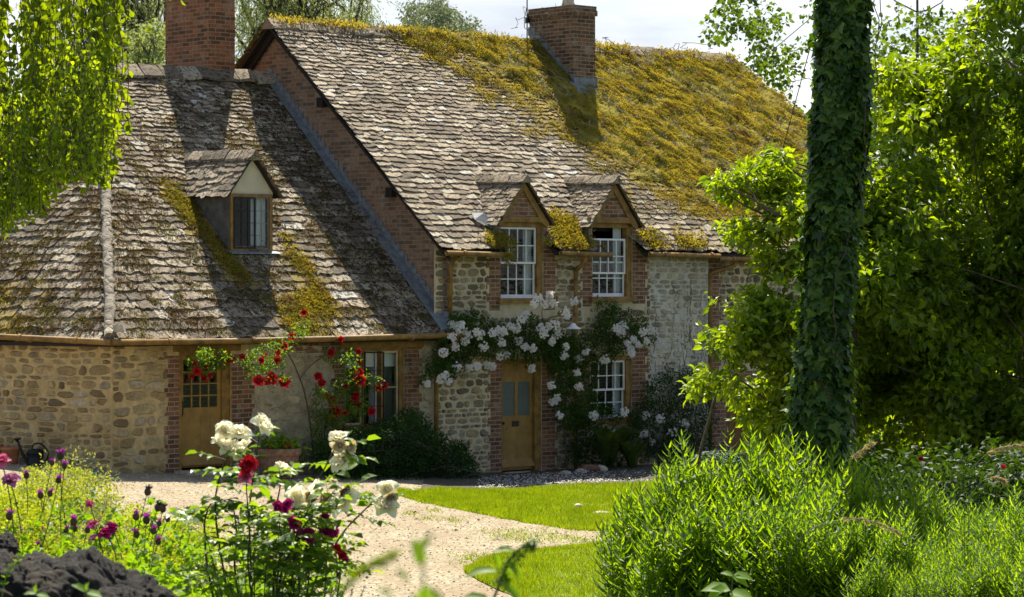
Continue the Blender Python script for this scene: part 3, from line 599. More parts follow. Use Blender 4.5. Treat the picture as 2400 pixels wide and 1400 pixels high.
# --- brick quoins, toothed
def quoin(u0,u1,z0,z1,side,name='brick_quoin',v=-.006,tooth=.07,mat='brick'):
    m=M(); z=z0;k=0
    while z<z1-.02:
        h=min(.156 if True else .2,z1-z); e=tooth if k%2 else 0
        a,b=(u0-e,u1) if side=='L' else (u0,u1+e) if side=='R' else (u0-e,u1+e)
        m.hbox(a,b,v,.03,z,z+h-.0005); z+=h;k+=1
    return obj(name,m,MT[mat],cot)
quoin(D1[0]-.26,D1[0]-.001,3.0,4.20,'L');quoin(D1[1]+.001,D1[1]+.30,3.0,4.22,'R')
quoin(D2[0]-.24,D2[0]-.001,3.06,4.22,'L');quoin(D2[1]+.001,D2[1]+.34,3.1,4.22,'R')
quoin(HD[0]-.27,HD[0]-.001,-.2,2.2,'L');quoin(HD[1]+.001,HD[1]+.33,-.2,2.2,'R')
quoin(HL[0]-.2,HL[0]-.001,.8,2.2,'L');quoin(HL[1]+.001,HL[1]+.36,.7,2.3,'R')
quoin(WD[0]-.22,WD[0]-.001,-.1,2.3,'L');quoin(WD[1]+.001,WD[1]+.42,-.1,2.3,'R')
quoin(WW[1]+.001,WW[1]+.34,.6,2.4,'R',mat='brick_moss'); quoin(WW[0]-.22,WW[0]-.001,.6,2.3,'L')
quoin(.0,.12,2.7,4.2,'R',tooth=.0)
m=M().hbox(-3.7,-2.35,-.006,.03,2.30,2.50); obj('brick_course',m,MT['brick'],cot)
quoin(7.02,7.32,1.4,4.0,'R',v=.05); m=M(); m.hbox(6.98,7.53,.045,.09,-.3,1.75); m.hbox(7.53,8.72,.045,.09,1.48,1.75); m.hbox(8.72,9.6,.045,.09,-.3,1.75); obj('brick_quoin',m,MT['brick'],cot)
# --- roof decks (closed underneath) and eaves
m=M(); dk=.05
def deck(m,pts): m.prism([H(*p) for p in pts],[0,0,-.06])
UE=14.95
deck(m,[(-.22,VE,ZE-dk),(D1[0]-.06,VE,ZE-dk),(D1[0]-.06,.3,zm(.3)-dk),(-.22,.3,zm(.3)-dk)])
deck(m,[(D1[1]+.06,VE,ZE-dk),(D2[0]-.06,VE,ZE-dk),(D2[0]-.06,.3,zm(.3)-dk),(D1[1]+.06,.3,zm(.3)-dk)])
deck(m,[(D2[1]+.06,VE,ZE-dk),(UE,VE,ZE-dk),(UE-.2,.3,zm(.3)-dk),(D2[1]+.06,.3,zm(.3)-dk)])
deck(m,[(-.22,.3,zm(.3)-dk),(UE-.2,.3,zm(.3)-dk),(12.9,VR,ZR-dk),(-.22,VR,ZR-dk)])
deck(m,[(-.22,VR,ZR-dk),(12.9,VR,ZR-dk),(UE,9.85,ZE-dk),(-.22,9.85,ZE-dk)])
deck(m,[(12.9,VR,ZR-dk),(UE,VE,ZE-dk),(UE,9.85,ZE-dk)])
Rw=(-3.85,VRW,7.34); Cw=(-7.36,-.3,ZW)
deck(m,[(Cw[0],Cw[1],ZW-dk),(0,-.3,ZW-dk),(0,VRW,zw(VRW)-dk),(Rw[0],VRW,Rw[2]-dk)])
B2=np.array([-7.36,-.3])+lw*9.9
deck(m,[(Rw[0],VRW,Rw[2]-dk),(B2[0],B2[1],ZW-dk),(Cw[0],Cw[1],ZW-dk)])
deck(m,[(Rw[0],VRW,Rw[2]-dk),(0,VRW,zw(VRW)-dk),(0,9.3,2.6),(B2[0],B2[1],ZW-dk)])
obj('roof_deck',m,MT['darkwood'],cot)
# --- slates
frM=Frame(H(0,VE,ZE),U,W+KM*np.array([0,0,1.])); LM=(VR-VE)*math.hypot(1,KM)
def mossM(u,b):
    v=VE+b/math.hypot(1,KM); ub=3.7+(4.5-v)*.80; n=fbm(u,v,3,1.1)-.5
    k=sstep(-1.6,1.3,u-ub+n*3.2); k=k*(1-.72*sstep(.75,.2,v)*1.)*(1 if v>.9 else .55+.45*sstep(.2,.9,v)); return float(k)
sagM=lambda V:(.07*(fbm(uvz(V)[:,0],uvz(V)[:,1],0,.55)-.5)+.02*(fbm(uvz(V)[:,0],uvz(V)[:,1],7,2.2)-.5))
dorm=[(1.95,5.42),(4.31,5.46)]
def skipM(u,b):
    v=VE+b/math.hypot(1,KM)
    for uc,zr in dorm:
        du=abs(u-uc)
        if du<.64 and v<(zr-1.17*du-ZE)/KM+VE-.12: return True
    return (6.85<u<7.42 and v>3.65)
m=slates(M(),frM,[(-.26,0),(UE,0),(12.95,LM),(-.24,LM)],.165,.105,.27,.185,31,skipM,mossM,sagM,.026,1.15)
obj('slate_roof',m,MT['slate'],cot)
frB=Frame(H(0,9.85,ZE),-U,-W+KM*np.array([0,0,1.])); 
obj('slate_roof',slates(M(),frB,[(-1.6,0),(.26,0),(.24,LM),(-1.6,LM)],.185,.115,.30,.20,32,None,lambda a,b:.5),MT['slate'],cot)['label']='strip of slates on the rear slope at the gable'
frW=Frame(H(Cw[0],-.3,ZW),U,W+KW*np.array([0,0,1.])); LW=(VRW+.3)*math.hypot(1,KW)
def mossW(a,b):
    u=a+Cw[0];v=-.3+b/math.hypot(1,KW); k=.25*fbm(u,v,2,1.3)
    k+=.55*math.exp(-((u+2.45-.12*(v-1))/.33)**2)*sstep(2.2,.8,v)*sstep(-.2,.3,v)   # right of the dormer, running down
    k+=.9*math.exp(-((u+4.1+.15*(v-2))/.25)**2)*sstep(2.9,2.2,v)*sstep(.4,1.,v)
    k+=.5*math.exp(-((u+3.3)/.7)**2)*sstep(.9,.2,v)
    k+=0
    return float(min(k,1))
dW=(-3.31,1.3,5.74,5.08) # dormer centre u, front v, ridge z, eave z
def skipW(a,b):
    u=a+Cw[0];v=-.3+b/math.hypot(1,KW); du=abs(u-dW[0])
    return du<.46 and v>dW[1]+.05 and v<(dW[2]-1.35*du-ZW)/KW-.3-.15
sagW=lambda V:(.10*(fbm(uvz(V)[:,0],uvz(V)[:,1],4,.5)-.5)+.03*(fbm(uvz(V)[:,0],uvz(V)[:,1],9,1.8)-.5))
m=slates(M(),frW,[(0,0),(-Cw[0]-.02,0),(-Cw[0]-.02,LW),(Rw[0]-Cw[0],LW)],.25,.10,.36,.21,33,skipW,mossW,sagW,.030,1.3)
obj('slate_roof',m,MT['slate_wing'],cot)['label']='lower roof of thick mossy stone slates'
e2=nrm(U*lw[0]+W*lw[1]); c0=H(*Cw); r0=H(Rw[0],Rw[1],Rw[2]); t_=np.dot(r0-c0,e2); sl=r0-c0-e2*t_; LH=np.linalg.norm(sl)
frL=Frame(c0,e2,sl); 
def mossL(a,b): return float(.3*fbm(a,b,2,1.)+.35*sstep(1.2,2.3,a)*sstep(2.2,.6,b))
m=slates(M(),frL,[(0,0),(9.9,0),(t_,LH)],.25,.10,.34,.21,34,None,mossL,sagW,.030,1.3)
obj('slate_roof',m,MT['slate_wing'],cot)['label']='hipped left end of the lower slate roof'
# ridge and hip caps
obj('ridge_stones',ridgecaps(M(),H(-.26,VR,ZR+.06),H(12.95,VR,ZR+.12),.20,.17,.5,1,.04),MT['slate'],cot)
obj('ridge_stones',ridgecaps(M(),H(Rw[0]-.1,VRW,Rw[2]+.17),H(0,VRW,zw(VRW)+.13),.24,.20,.46,2,.05,.015),MT['ridge'],cot)
m=M(); hp=[]; g=np.random.default_rng(8)
for t in np.linspace(0,1,46):
    p=H(*Cw)*(1-t)+r0*t; hp.append(p+[g.normal()*.009,0,.07+g.normal()*.008])
m.tube(hp,.088+.010*g.normal(size=46),9); obj('hip_mortar',m,MT['mortar'],cot,smooth=True)
m=M(); a=ghit; p=H(Cw[0]+.05,-.33,ZW+.12); m.prism([p,p+[.16,-.02,.02],p+[.13,.02,.13],p+[-.03,.02,.12]],[.02,.1,.0]); obj('corner_stone',m,MT['bone'],cot)
# dark strips painting the shaded verge gap, purlin ends, lead step flashing
m=M()
for s0,s1 in (((VE-.02,ZE-.03),(VR,ZR-.02)),((9.87,ZE-.03),(VR,ZR-.02))):
    m.prism([H(-.10,s0[0],s0[1]-.05),H(-.10,s1[0],s1[1]-.06),H(-.10,s1[0],s1[1]-.24),H(-.10,s0[0],s0[1]-.19)],U*.05)
obj('verge_gap',m,MT['darkwood'],cot)
for v in (1.35,3.35): z=zm(v)-.36; obj('purlin_end',M().hbox(-.12,.02,v-.09,v+.09,z-.09,z+.09),MT['darkwood'],cot)
m=M(); v=-.28; g=np.random.default_rng(3)
while v<VRW:
    d=g.uniform(.10,.15); m.prism([H(-.022,v,zw(v)+.0),H(-.022,v+d,zw(v+d)),H(-.022,v+d,zw(v)+.29+.02*g.random()),H(-.022,v,zw(v)+.29)],U*.016); v+=d-.002
m.prism([H(-.30,-.30,ZW+.085),H(-.03,-.30,ZW+.10),H(-.03,VRW,zw(VRW)+.08),H(-.16,VRW,zw(VRW)+.07)],[0,0,.012])
obj('step_flashing',m,MT['lead'],cot)
# --- gutters and downpipes
def gutter(u0,u1,v,z,name='gutter',extra=None):
    m=M(); n=max(3,int(abs(u1-u0)/.5)); p=H(np.linspace(u0,u1,n),v,z+np.linspace(0,-.02,n)); m.tube(p,.048,9)
    for u in np.arange(u0+.4,u1,1.3): m.tube(H([u,u+.06],v,z),.056,9)
    return obj(name,m,MT['ochre'],cot,smooth=True)
gutter(-.20,1.30,-.33,4.03);gutter(2.62,3.96,-.33,4.05);gutter(4.98,6.95,-.33,4.05);gutter(6.98,14.6,-.27,3.98)
m=M(); m.tube(H([Cw[0]-.03,-5,-3,-1.2,.12],[-.38]*5,[2.545,2.53,2.54,2.56,2.57]),.052,9)
for u in (-6.3,-4.6,-2.8,-1.1): m.tube(H([u,u+.07],-.38,2.54),.060,9)
a=np.array([Cw[0]-.03,-.38]); m.tube([H(*(a+lw*t),2.545+.028*t) for t in (0,.4,1.2,2.4,5,9.8)],.052,9)
for t in (.7,1.9): m.tube([H(*(a+lw*k),2.55+.028*k) for k in (t,t+.07)],.060,9)
obj('gutter',m,MT['ochre'],cot,smooth=True)['label']='long ochre gutter of the lower roof'
def pipe(pts,r=.042,name='downpipe',rings=()):
    m=M(); P_=[H(*p) for p in pts]; 
    # round the corners
    Q=[P_[0]]
    for i in range(1,len(P_)-1):
        for t in (-1,-.4,.4,1):
            s=.06*t; d=nrm(P_[i+1]-P_[i]) if t>0 else nrm(P_[i]-P_[i-1]); Q.append(P_[i]+d*s)
    Q.append(P_[-1]); m.tube(Q,r,9)
    for (u,v,z) in rings: m.tube(H([u,u],[v,v],[z,z+.07]),r*1.28,9)
    return obj(name,m,MT['ochre'],cot,smooth=True)
pipe([(.12,-.30,4.0),(.12,-.10,3.86),(.10,-.08,2.72)],rings=[(.12,-.09,3.5),(.10,-.08,2.75)])
pipe([(3.30,-.31,4.02),(3.30,-.28,3.88),(3.26,-.08,3.74),(3.26,-.08,2.2),(3.26,-.08,.02)],rings=[(3.27,-.09,3.72),(3.26,-.08,2.0),(3.26,-.08,.35),(3.26,-.08,3.5)])
pipe([(7.55,-.25,3.95),(7.5,-.2,3.84),(7.02,-.02,3.70),(7.02,-.02,.05)],rings=[(7.02,-.02,3.6),(7.02,-.02,1.9)])
pipe([(.02,-.36,2.52),(.0,-.34,2.42),(-.22,-.09,2.26),(-.24,-.09,.1)],rings=[(-.23,-.09,2.1),(-.0,-.34,2.38)])
# --- chimneys
def stack(u0,u1,v0,v1,z0,z1,mat,name,cap=.2,lab=None):
    m=M(); m.hbox(u0,u1,v0,v1,z0,z1-cap); m.hbox(u0-.035,u1+.035,v0-.035,v1+.035,z1-cap,z1-cap*.45); m.hbox(u0-.02,u1+.02,v0-.02,v1+.02,z1-cap*.45,z1)
    o=obj(name,m,MT[mat],cot); 
    if lab:o['label']=lab
    return o
c1=stack(6.83,7.44,3.62,4.96,6.9,9.24,'brick_dark','chimney',.2,'smaller dark mossy brick chimney with a cream pot')
m=M(); m.lathe([(.13,0),(.15,.04),(.12,.10),(.11,.5),(.14,.52),(.14,.58),(.10,.58),(.10,.3)],H(7.13,4.1,9.24),18); obj('chimney_pot',m,MT['potclay'],c1,smooth=True)
m=M(); m.hbox(6.80,7.47,3.585,3.625,zm(3.6)-.05,zm(3.62)+.26); m.prism([H(6.72,3.40,zm(3.4)+.09),H(7.56,3.40,zm(3.4)+.09),H(7.56,3.64,zm(3.64)+.13),H(6.72,3.64,zm(3.64)+.13)],[0,0,.015])
v=3.6
while v<4.8: m.prism([H(6.812,v,zm(v)+.02),H(6.812,v+.2,zm(v+.2)+.02),H(6.812,v+.2,zm(v)+.36),H(6.812,v,zm(v)+.33)],U*.016); v+=.198
obj('flashing',m,MT['lead'],c1)
m=M(); m.tube([H(6.78,4.98,8.6),H(6.78,4.98,10.2)],.014,6); m.hbox(6.74,6.84,4.93,5.0,8.95,9.07); m.tube([H(6.78,4.98,9.3),H(6.70,4.98,9.05),H(6.72,5.,8.85),H(6.84,5.,8.8)],.008,5); obj('aerial_mast',m,MT['dark'],c1)
stack(-1.46,-.85,5.0,6.4,6.6,9.75,'brick_stack','chimney',.3,'tall orange red brick chimney behind the lower ridge')

# --- windows
def bars(m,u0,u1,z0,z1,v,fw,bw,nc,nr,d=.035,bot=None):
    b=bot or fw
    m.hbox(u0,u0+fw,v,v+d,z0,z1);m.hbox(u1-fw,u1,v,v+d,z0,z1);m.hbox(u0+fw,u1-fw,v,v+d,z1-fw,z1);m.hbox(u0+fw,u1-fw,v,v+d,z0,z0+b)
    for i in range(1,nc): u=u0+fw+(u1-u0-2*fw)*i/nc; m.hbox(u-bw/2,u+bw/2,v+.004,v+d-.004,z0+b,z1-fw)
    for j in range(1,nr): z=z0+b+(z1-z0-fw-b)*j/nr; m.hbox(u0+fw,u1-fw,v+.006,v+d-.006,z-bw/2,z+bw/2)
    return m
def drape(m,u0,u1,v,z0,z1,folds=5,amp=.02):
    n=folds*6+1; u=np.linspace(u0,u1,n); vv=v+amp*np.sin(np.linspace(0,folds*2*math.pi,n)); 
    V=np.concatenate([H(u,vv,z0),H(u,vv,z1)]); i=np.arange(n-1); m.add(V,[np.stack([i,i+1,i+n+1,i+n],-1)]); return m
def sashwin(parent,hole,shift=0.,v=.05,frame='ochre',openbot=0.):
    a,b,c,d=hole; m=M(); m.hbox(a,a+.05,v-.02,v+.10,c,d);m.hbox(b-.13,b,v-.02,v+.10,c,d);m.hbox(a+.05,b-.13,v-.02,v+.10,d-.09,d);m.hbox(a-.06,b+.04,v-.13,v+.08,c-.09,c+.001)
    w=obj('window',m,MT[frame],parent); u0,u1=a+.055,b-.135; z0,z1=c+.002,d-.095; mid=(z0+z1)/2
    obj('sash',bars(M(),u0,u1,mid-.02-shift,z1-shift,v+.012,.034,.018,4,2,.03),MT['whitep'],w)
    obj('sash',bars(M(),u0+.002,u1-.002,z0,mid+.02,v+.046,.034,.018,4,2,.03,.065),MT['whitep'],w)
    obj('pane',M().poly(H([u0+.02,u1-.02,u1-.02,u0+.02],v+.03,[mid-shift,mid-shift,z1-.02-shift,z1-.02-shift])),MT['glass'],w)
    obj('pane',M().poly(H([u0+.02,u1-.02,u1-.02,u0+.02],v+.062,[z0+.03,z0+.03,mid,mid])),MT['glass'],w)
    obj('curtain',drape(M(),u1-.19,u1+.02,v+.16,z0-.1,z1+.1,4),MT['curtain'],w)
    obj('curtain',drape(M(),u0-.02,u0+.09,v+.16,z0-.1,z1+.1,2),MT['curtain'],w)
    return w
sashwin(cot,HL)
# dormers on the main eave
def dormer(hole,uc,zr,shift):
    a,b,c,d=hole; ze=4.62; L0,L1=a-.075,b+.075
    m=M(); # brick face above and beside the window, uv in metres
    tri=[(L0+.02,d+.02),(b+.055,d+.02),(uc,zr-.10)]; m.poly(H([p[0] for p in tri],-.012,[p[1] for p in tri]),tri)
    m.hbox(L0,a,-.010,.25,3.9,d+.02); m.hbox(b,L1,-.010,.25,3.9,d+.02)
    dm=obj('dormer',m,MT['brick'],cot)
    m=M(); V0=.0
    for u in (L0-.012,L1+.004): obj('cheek',M().prism([H(u,-.014,zm(0)-.05),H(u,.40,zm(.40)-.03),H(u,-.014,zm(.40)-.03)],U*.008),MT['lead'],dm)
    sashwin(dm,hole,shift)
    m=M(); m.hbox(L0-.02,L1+.02,-.055,.02,d-.0,d+.10)
    for s in (-1,1):
        e=uc+s*.66; w=.13
        m.prism([H(uc,-.05,zr+.01),H(e,-.05,ze-.03),H(e-s*.06,-.05,ze-.03-.08*0-.06),H(e-s*.16,-.05,ze-.035),H(uc,-.05,zr-.21)],W*.05)
    obj('bargeboard',m,MT['ochre'],dm)
    m=M(); k=(zr-ze)/.68; vb=lambda z:(z-ZE)/KM+VE
    ms=M(); mdk=M()
    for s in (-1,1):
        o=H(uc+s*.72,-.13,ze-.05); fr=Frame(o,W,-s*U+k*np.array([0,0,1.])); L=.72*math.hypot(1,k)
        slates(ms,fr,[(0,0),(.75,0),(vb(zr)+.3,L),(0,L)],.10,.085,.20,.15,50+int(uc*10)+s,None,lambda a_,b_:.0,None,.012,1.)
        mdk.prism([H(uc+s*.69,-.10,ze-.03),H(uc+s*.69,.7,ze-.03),H(uc,vb(zr)+.1,zr+.0),H(uc,-.10,zr+.0)],[0,0,-.03])
    obj('dormer_roof',ms,MT['slate'],dm); obj('roof_deck',mdk,MT['darkwood'],dm)
    obj('ridge_stones',ridgecaps(M(),H(uc,-.15,zr+.07),H(uc,vb(zr)+.28,zr+.085),.12,.12,.42,60,.03,.004),MT['ridge'],dm)
dormer(D1,*dorm[0],0.); dormer(D2,*dorm[1],.20)
m=M(); g=np.random.default_rng(2)
m.prism([H(1.00,.25,zm(.25)+.10),H(1.30,.05,zm(.05)+.10),H(1.30,.3,zm(.3)+.2),H(1.06,.42,zm(.42)+.10)],[0,0,.008]); obj('valley_lead',m,MT['lead'],cot)
# dormer on the lower roof
uc,vf,zr,ze=dW; a,b=-3.77,-2.86; c,d=4.04,5.05
m=M(); m.poly(H([a-.03,b+.03,b+.03,uc,a-.03],vf,[d-.02,d-.02,d+.06,zr-.06,d+.06])); 
vc=(ze-ZW)/KW-.3
dm=obj('dormer',m,MT['cream'],cot); dm['label']='rendered dormer with a leaded casement'
for q in (a-.03,b): obj('cheek',M().prism([H(q,vf+.001,c-.15),H(q,vc,ze-.02),H(q,vf+.001,ze-.02)],U*.03),MT['cheek'],dm)
m=M(); fw=.055; v=vf-.03
m.hbox(a,a+fw,v,v+.09,c,d);m.hbox(b-fw,b,v,v+.09,c,d);m.hbox(a+fw,b-fw,v,v+.09,d-fw,d);m.hbox(a+fw,b-fw,v,v+.09,c,c+.05); w=obj('window',m,MT['ochre'],dm)
m=M(); m.prism([H(a-.06,v-.12,zw(v-.12)+.10),H(b+.1,v-.12,zw(v-.12)+.10),H(b+.1,v+.01,c+.01),H(a-.06,v+.01,c+.01)],[0,0,.012]); obj('sill',m,MT['lead'],w)
u0,u1,z0,z1=a+fw,b-fw,c+.05,d-fw; um=u0+(u1-u0)*.60
obj('casement',bars(M(),u0+.005,um,z0+.005,z1-.005,v-.015,.026,.010,3,4,.022),MT['dark'],w)['label']='black leaded casement standing ajar'
obj('casement',bars(M(),um+.005,u1-.005,z0+.005,z1-.005,v+.03,.018,.010,2,4,.02),MT['lead'],w)
obj('pane',M().poly(H([u0,um,um,u0],v+.0,[z0,z0,z1,z1])),MT['glass'],w); obj('pane',M().poly(H([um,u1,u1,um],v+.042,[z0,z0,z1,z1])),MT['glass'],w)
obj('curtain',drape(M(),um+.02,u1+.02,v+.16,z0-.1,z1+.05,4,.025),MT['curtain'],w); obj('curtain',drape(M(),u0-.02,u0+.08,v+.12,z0-.1,z1+.05,2),MT['curtain'],w)
k=(zr-ze)/.50; ms=M();mdk=M(); vb=lambda z:(z-ZW)/KW-.3
for s in (-1,1):
    o=H(uc+s*.58,vf-.12,ze-.08); fr=Frame(o,W,-s*U+k*np.array([0,0,1.])); L=.58*math.hypot(1,k)
    slates(ms,fr,[(0,0),(1.5,0),(vb(zr)-vf+.35,L),(0,L)],.15,.12,.30,.24,70+s,None,lambda a_,b_:.05,None,.018,1.2)
    mdk.prism([H(uc+s*.55,vf-.09,ze-.06),H(uc+s*.55,vf+1.3,ze-.06),H(uc,vb(zr),zr-.01),H(uc,vf-.09,zr-.01)],[0,0,-.03])
obj('dormer_roof',ms,MT['slate_wing'],dm);obj('roof_deck',mdk,MT['darkwood'],dm)
obj('ridge_stones',ridgecaps(M(),H(uc,vf-.14,zr+.08),H(uc,vb(zr)+.2,zr+.10),.13,.14,.40,61,.04,.008),MT['ridge'],dm)
# --- doors
def ledge(m,a,b,v,z): m.prism([H(a,v,z),H(a,v-.07,z-.13),H(a,v-.075,z-.15),H(a,v,z-.15)],U*(b-a))
a,b,c,d=HD; m=M(); m.hbox(a,a+.04,.03,.14,c,d);m.hbox(b-.15,b,.03,.14,c,d);m.hbox(a+.04,b-.15,.03,.14,d-.08,d); obj('door_frame',m,MT['ochre'],cot)
u0,u1,z0,z1=a+.045,b-.155,.06,d-.085; v=.09; m=M(); 
zg0,zg1=1.06,1.68; um=(u0+u1)/2
m.hbox(u0,u1,v,v+.04,z0,zg0);m.hbox(u0,u1,v,v+.04,zg1,z1);m.hbox(u0,u0+.07,v,v+.04,zg0,zg1);m.hbox(u1-.07,u1,v,v+.04,zg0,zg1);m.hbox(um-.04,um+.04,v,v+.04,zg0,zg1)
m.hbox(u0+.08,u0+.09,v-.004,v,.25,.85);m.hbox(u1-.09,u1-.08,v-.004,v,.25,.85);m.hbox(u0+.08,u1-.08,v-.0045,v-.0005,.85,.865); m.hbox(um-.004,um+.004,v-.004,v-.0002,.25,.85)
ledge(m,u0+.005,u1-.005,v,.27); dr=obj('door',m,MT['ochre2'],cot); dr['label']='ochre front door with two obscured glass panels'
for p,q in ((u0+.07,um-.04),(um+.04,u1-.07)): obj('glass_panel',M().hbox(p,q,v+.014,v+.022,zg0,zg1),MT['frost'],dr)
obj('letter_box',M().hbox(um-.11,um+.06,v-.014,v-.001,.86,.96),MT['dark'],dr)
m=M(); m.lathe([(0,.0),(.022,.004),(.03,.02),(.022,.04),(.012,.05),(.012,.07)],(0,0,0),12); Vk=np.concatenate(m.V); m2=M(); m2.add(H(u0+.04,v,.93)+Vk[:,0,None]*U+Vk[:,1,None]*np.array([0,0,1.])+(Vk[:,2,None]-.07)*W,m.order); obj('door_knob',m2,MT['dark'],dr,smooth=True)
m=M(); m.hbox(a-.05,b+.05,-.12,.2,-.08,.03); obj('door_step',m,MT['bone'],cot)
# left door, upper half glazed
a,b,c,d=WD; m=M(); m.hbox(a,a+.06,.0,.12,c,d);m.hbox(b-.17,b,.03,.14,c,d);m.hbox(a+.06,b-.17,.03,.14,d-.07,d); m.hbox(a-.12,b+.18,-.03,.05,d,d+.16); obj('door_frame',m,MT['ochre'],cot)
u0,u1,z0,z1=a+.065,b-.175,.44,d-.075; v=.06; zg0=1.36; fw=.07; m=M(); m.hbox(u0,u1,v,v+.04,z0,zg0)
for i in range(1,4): m.hbox(u0+(u1-u0)*i/4-.003,u0+(u1-u0)*i/4+.003,v-.003,v-.0002,z0+.1,zg0-.05)
bars(m,u0,u1,zg0,z1,v+.001,fw,.022,4,4,.038); ledge(m,u0+.005,u1-.005,v,z0+.19); dr=obj('door',m,MT['ochre2'],cot); dr['label']='ochre door with a small-paned glazed top'
obj('glass_panel',M().hbox(u0+fw,u1-fw,v+.016,v+.022,zg0+fw,z1-fw),MT['glass'],dr)
m=M(); m.tube([H(u0+.02,v-.03,1.55),H(u0+.02,v-.06,1.5),H(u0+.02,v-.06,1.36),H(u0+.02,v-.03,1.3)],.01,6); m.hbox(u0+.005,u0+.035,v-.012,v,1.28,1.62); obj('door_handle',m,MT['dark'],dr)
m=M(); m.hbox(a-.1,b+.1,-.35,.1,.1,.40); obj('door_step',m,MT['bone'],cot)
# kitchen casement window
a,b,c,d=WW; m=M(); v=.03; W3=(b-a-.12)/3
m.hbox(a,a+.06,v,v+.12,c,d);m.hbox(b-.09,b,v,v+.12,c,d);m.hbox(a+.06,b-.09,v,v+.12,d-.06,d);m.hbox(a-.03,b+.03,v-.08,v+.12,c-.05,c+.04)
xs3=[a+.06,a+.06+W3*1.0,a+.06+W3*1.98,b-.09]
for x in xs3[1:3]: m.hbox(x-.025,x+.025,v+.003,v+.11,c+.04,d-.06)
m.hbox(a-.1,b+.42,-.05,.05,d,d+.15)
w=obj('window',m,MT['ochre'],cot); w['label']='three-light casement window under an ochre beam'
obj('casement',bars(M(),xs3[2]+.027,xs3[3]-.002,c+.042,d-.062,v+.04,.03,.014,1,2,.03),MT['joinery'],w)
obj('casement',bars(M(),xs3[0]+.002,xs3[1]-.027,c+.042,d-.062,v+.04,.035,.014,1,1,.03),MT['joinery'],w)
obj('jamb_lining',M().hbox(xs3[2]-.06,xs3[2]-.027,v+.12,v+.3,c+.04,d-.06),MT['whitep'],w)
# the open leaf swings out around its left edge
base=H(xs3[1]+.0,v,0); dv=nrm(U*.32-W*.95); m=M(); bars(m,0,.40,c+.045,d-.065,0,.02,.010,2,4,.02); V=np.concatenate(m.V); q=uvz(V); V2=base+q[:,0,None]*dv+q[:,1,None]*np.cross(dv,[0,0,1.])*-1+q[:,2,None]*np.array([0,0,1.]); m2=M();m2.add(V2,m.order); obj('casement',m2,MT['dark'],w)['label']='black iron casement leaf standing open'
for i in (0,2):obj('pane',M().poly(H([xs3[i],xs3[i+1],xs3[i+1],xs3[i]],v+.055,[c+.04,c+.04,d-.06,d-.06])),MT['glass'],w)
obj('blind',drape(M(),a,b-.05,v+.17,d-.34,d+.05,3,.008),MT['curtain'],w); obj('curtain',drape(M(),xs3[2]+.04,xs3[3]+.02,v+.24,c-.1,d-.1,5,.02),MT['frost'],w); obj('curtain',drape(M(),a,xs3[0]+.12,v+.2,c,d,2,.02),MT['curtain'],w)
# garage door
a,b,c,d=GD; m=M(); m.hbox(a,b,.16,.20,c,d-.06)
for i in range(1,6): m.hbox(a+(b-a)*i/6-.006,a+(b-a)*i/6+.006,.152,.1598,c,d-.06)
m.hbox(a,a+.06,.08,.2,c,d);m.hbox(b-.06,b,.08,.2,c,d);m.hbox(a+.06,b-.06,.08,.2,d-.06,d); obj('door',m,MT['garage'],cot)['label']='plain brown boarded door at the right end'
# wall lamp on its swan neck
lp=H(2.86,-.42,2.66); m=M(); m.tube([H(2.55,-.01,2.80),H(2.6,-.08,2.86),H(2.72,-.22,2.90),H(2.82,-.36,2.95),H(2.87,-.45,2.88),H(2.86,-.42,2.74)],.014,7); m.lathe([(0,-.0),(.05,0),(.05,-.02),(.0,-.02)],H(2.55,-.01,2.82),10)
la=obj('lamp_bracket',m,MT['ochre'],cot,smooth=True)
m=M(); m.lathe([(.03,.10),(.05,.07),(.07,.04),(.15,.0),(.155,-.01),(.14,-.005),(.06,.03),(.0,.05)],lp,24); obj('lamp_shade',m,MT['whitep'],la,smooth=True)
m=M(); m.lathe([(0,-.09),(.03,-.08),(.045,-.04),(.04,.01),(.02,.04)],lp,16); obj('bulb',m,MT['frost'],la,smooth=True)
m=M(); m.tube([H(1.42,-.03,4.70),H(1.36,-.10,4.72),H(1.32,-.12,4.66)],.03,6); obj('cable_bracket',m,MT['dark'],cot)

# --- moss on the roofs
def tufts(m,fr,A_,B_,size,g,k=5,down=.7,base=.04):
    n=len(A_)*k; a=A_.repeat(k)+g.normal(size=n)*size*.5; b=B_.repeat(k)+g.normal(size=n)*size*.5
    C=fr.p(a,b,base+.0*a); C=C+(fr_sag(C))[:,None]*fr.n; D=g.normal(size=(n,3))*.55+fr.n*.9-fr.s*down; 
    addleaves(m,C,D,rdir(n,g),size*g.uniform(.5,1.4,n),size*.42,'quad'); return m
fr_sag=sagM
def mossMv(u,b):
    v=VE+b/math.hypot(1,KM); ub=3.7+(4.5-v)*.80; n=fbm(u,v,3,1.1)-.5
    return sstep(-1.6,1.3,u-ub+n*3.2)*(1-.72*sstep(.75,.2,v))*np.where(v>.9,1,.55+.45*sstep(.2,.9,v))
def blanket_h(u,b): return np.clip(mossMv(u,b)*1.6-1.15+1.3*fbm(u,b*1.3,11,2.6),0,1)*sstep(.6,3.0,b+.8*fbm(u,b,3,2.))*(.02+.15*fbm(u*1.0+b*.4,b*.8,17,5.5,3)**1.5)+.0
g=np.random.default_rng(77); n=260000; A_=g.uniform(-.2,15,n);B_=g.uniform(0,LM,n); A_=A_; k=mossMv(A_,B_)
lim=np.where(B_/LM>.0,UE-(UE-12.95)*B_/LM,0); dens=k*(.06+1.1*sstep(.40,.60,fbm(A_,B_*1.4,1,2.6)))*(.45+.55*sstep(.6,2.2,B_)); keep=(g.random(n)<dens*.9)&(A_<lim)
keep[keep]=~np.array([skipM(a,b) for a,b in zip(A_[keep],B_[keep])])
m=tufts(M(),frM,A_[keep],B_[keep],.033,g,3,.35,.03)
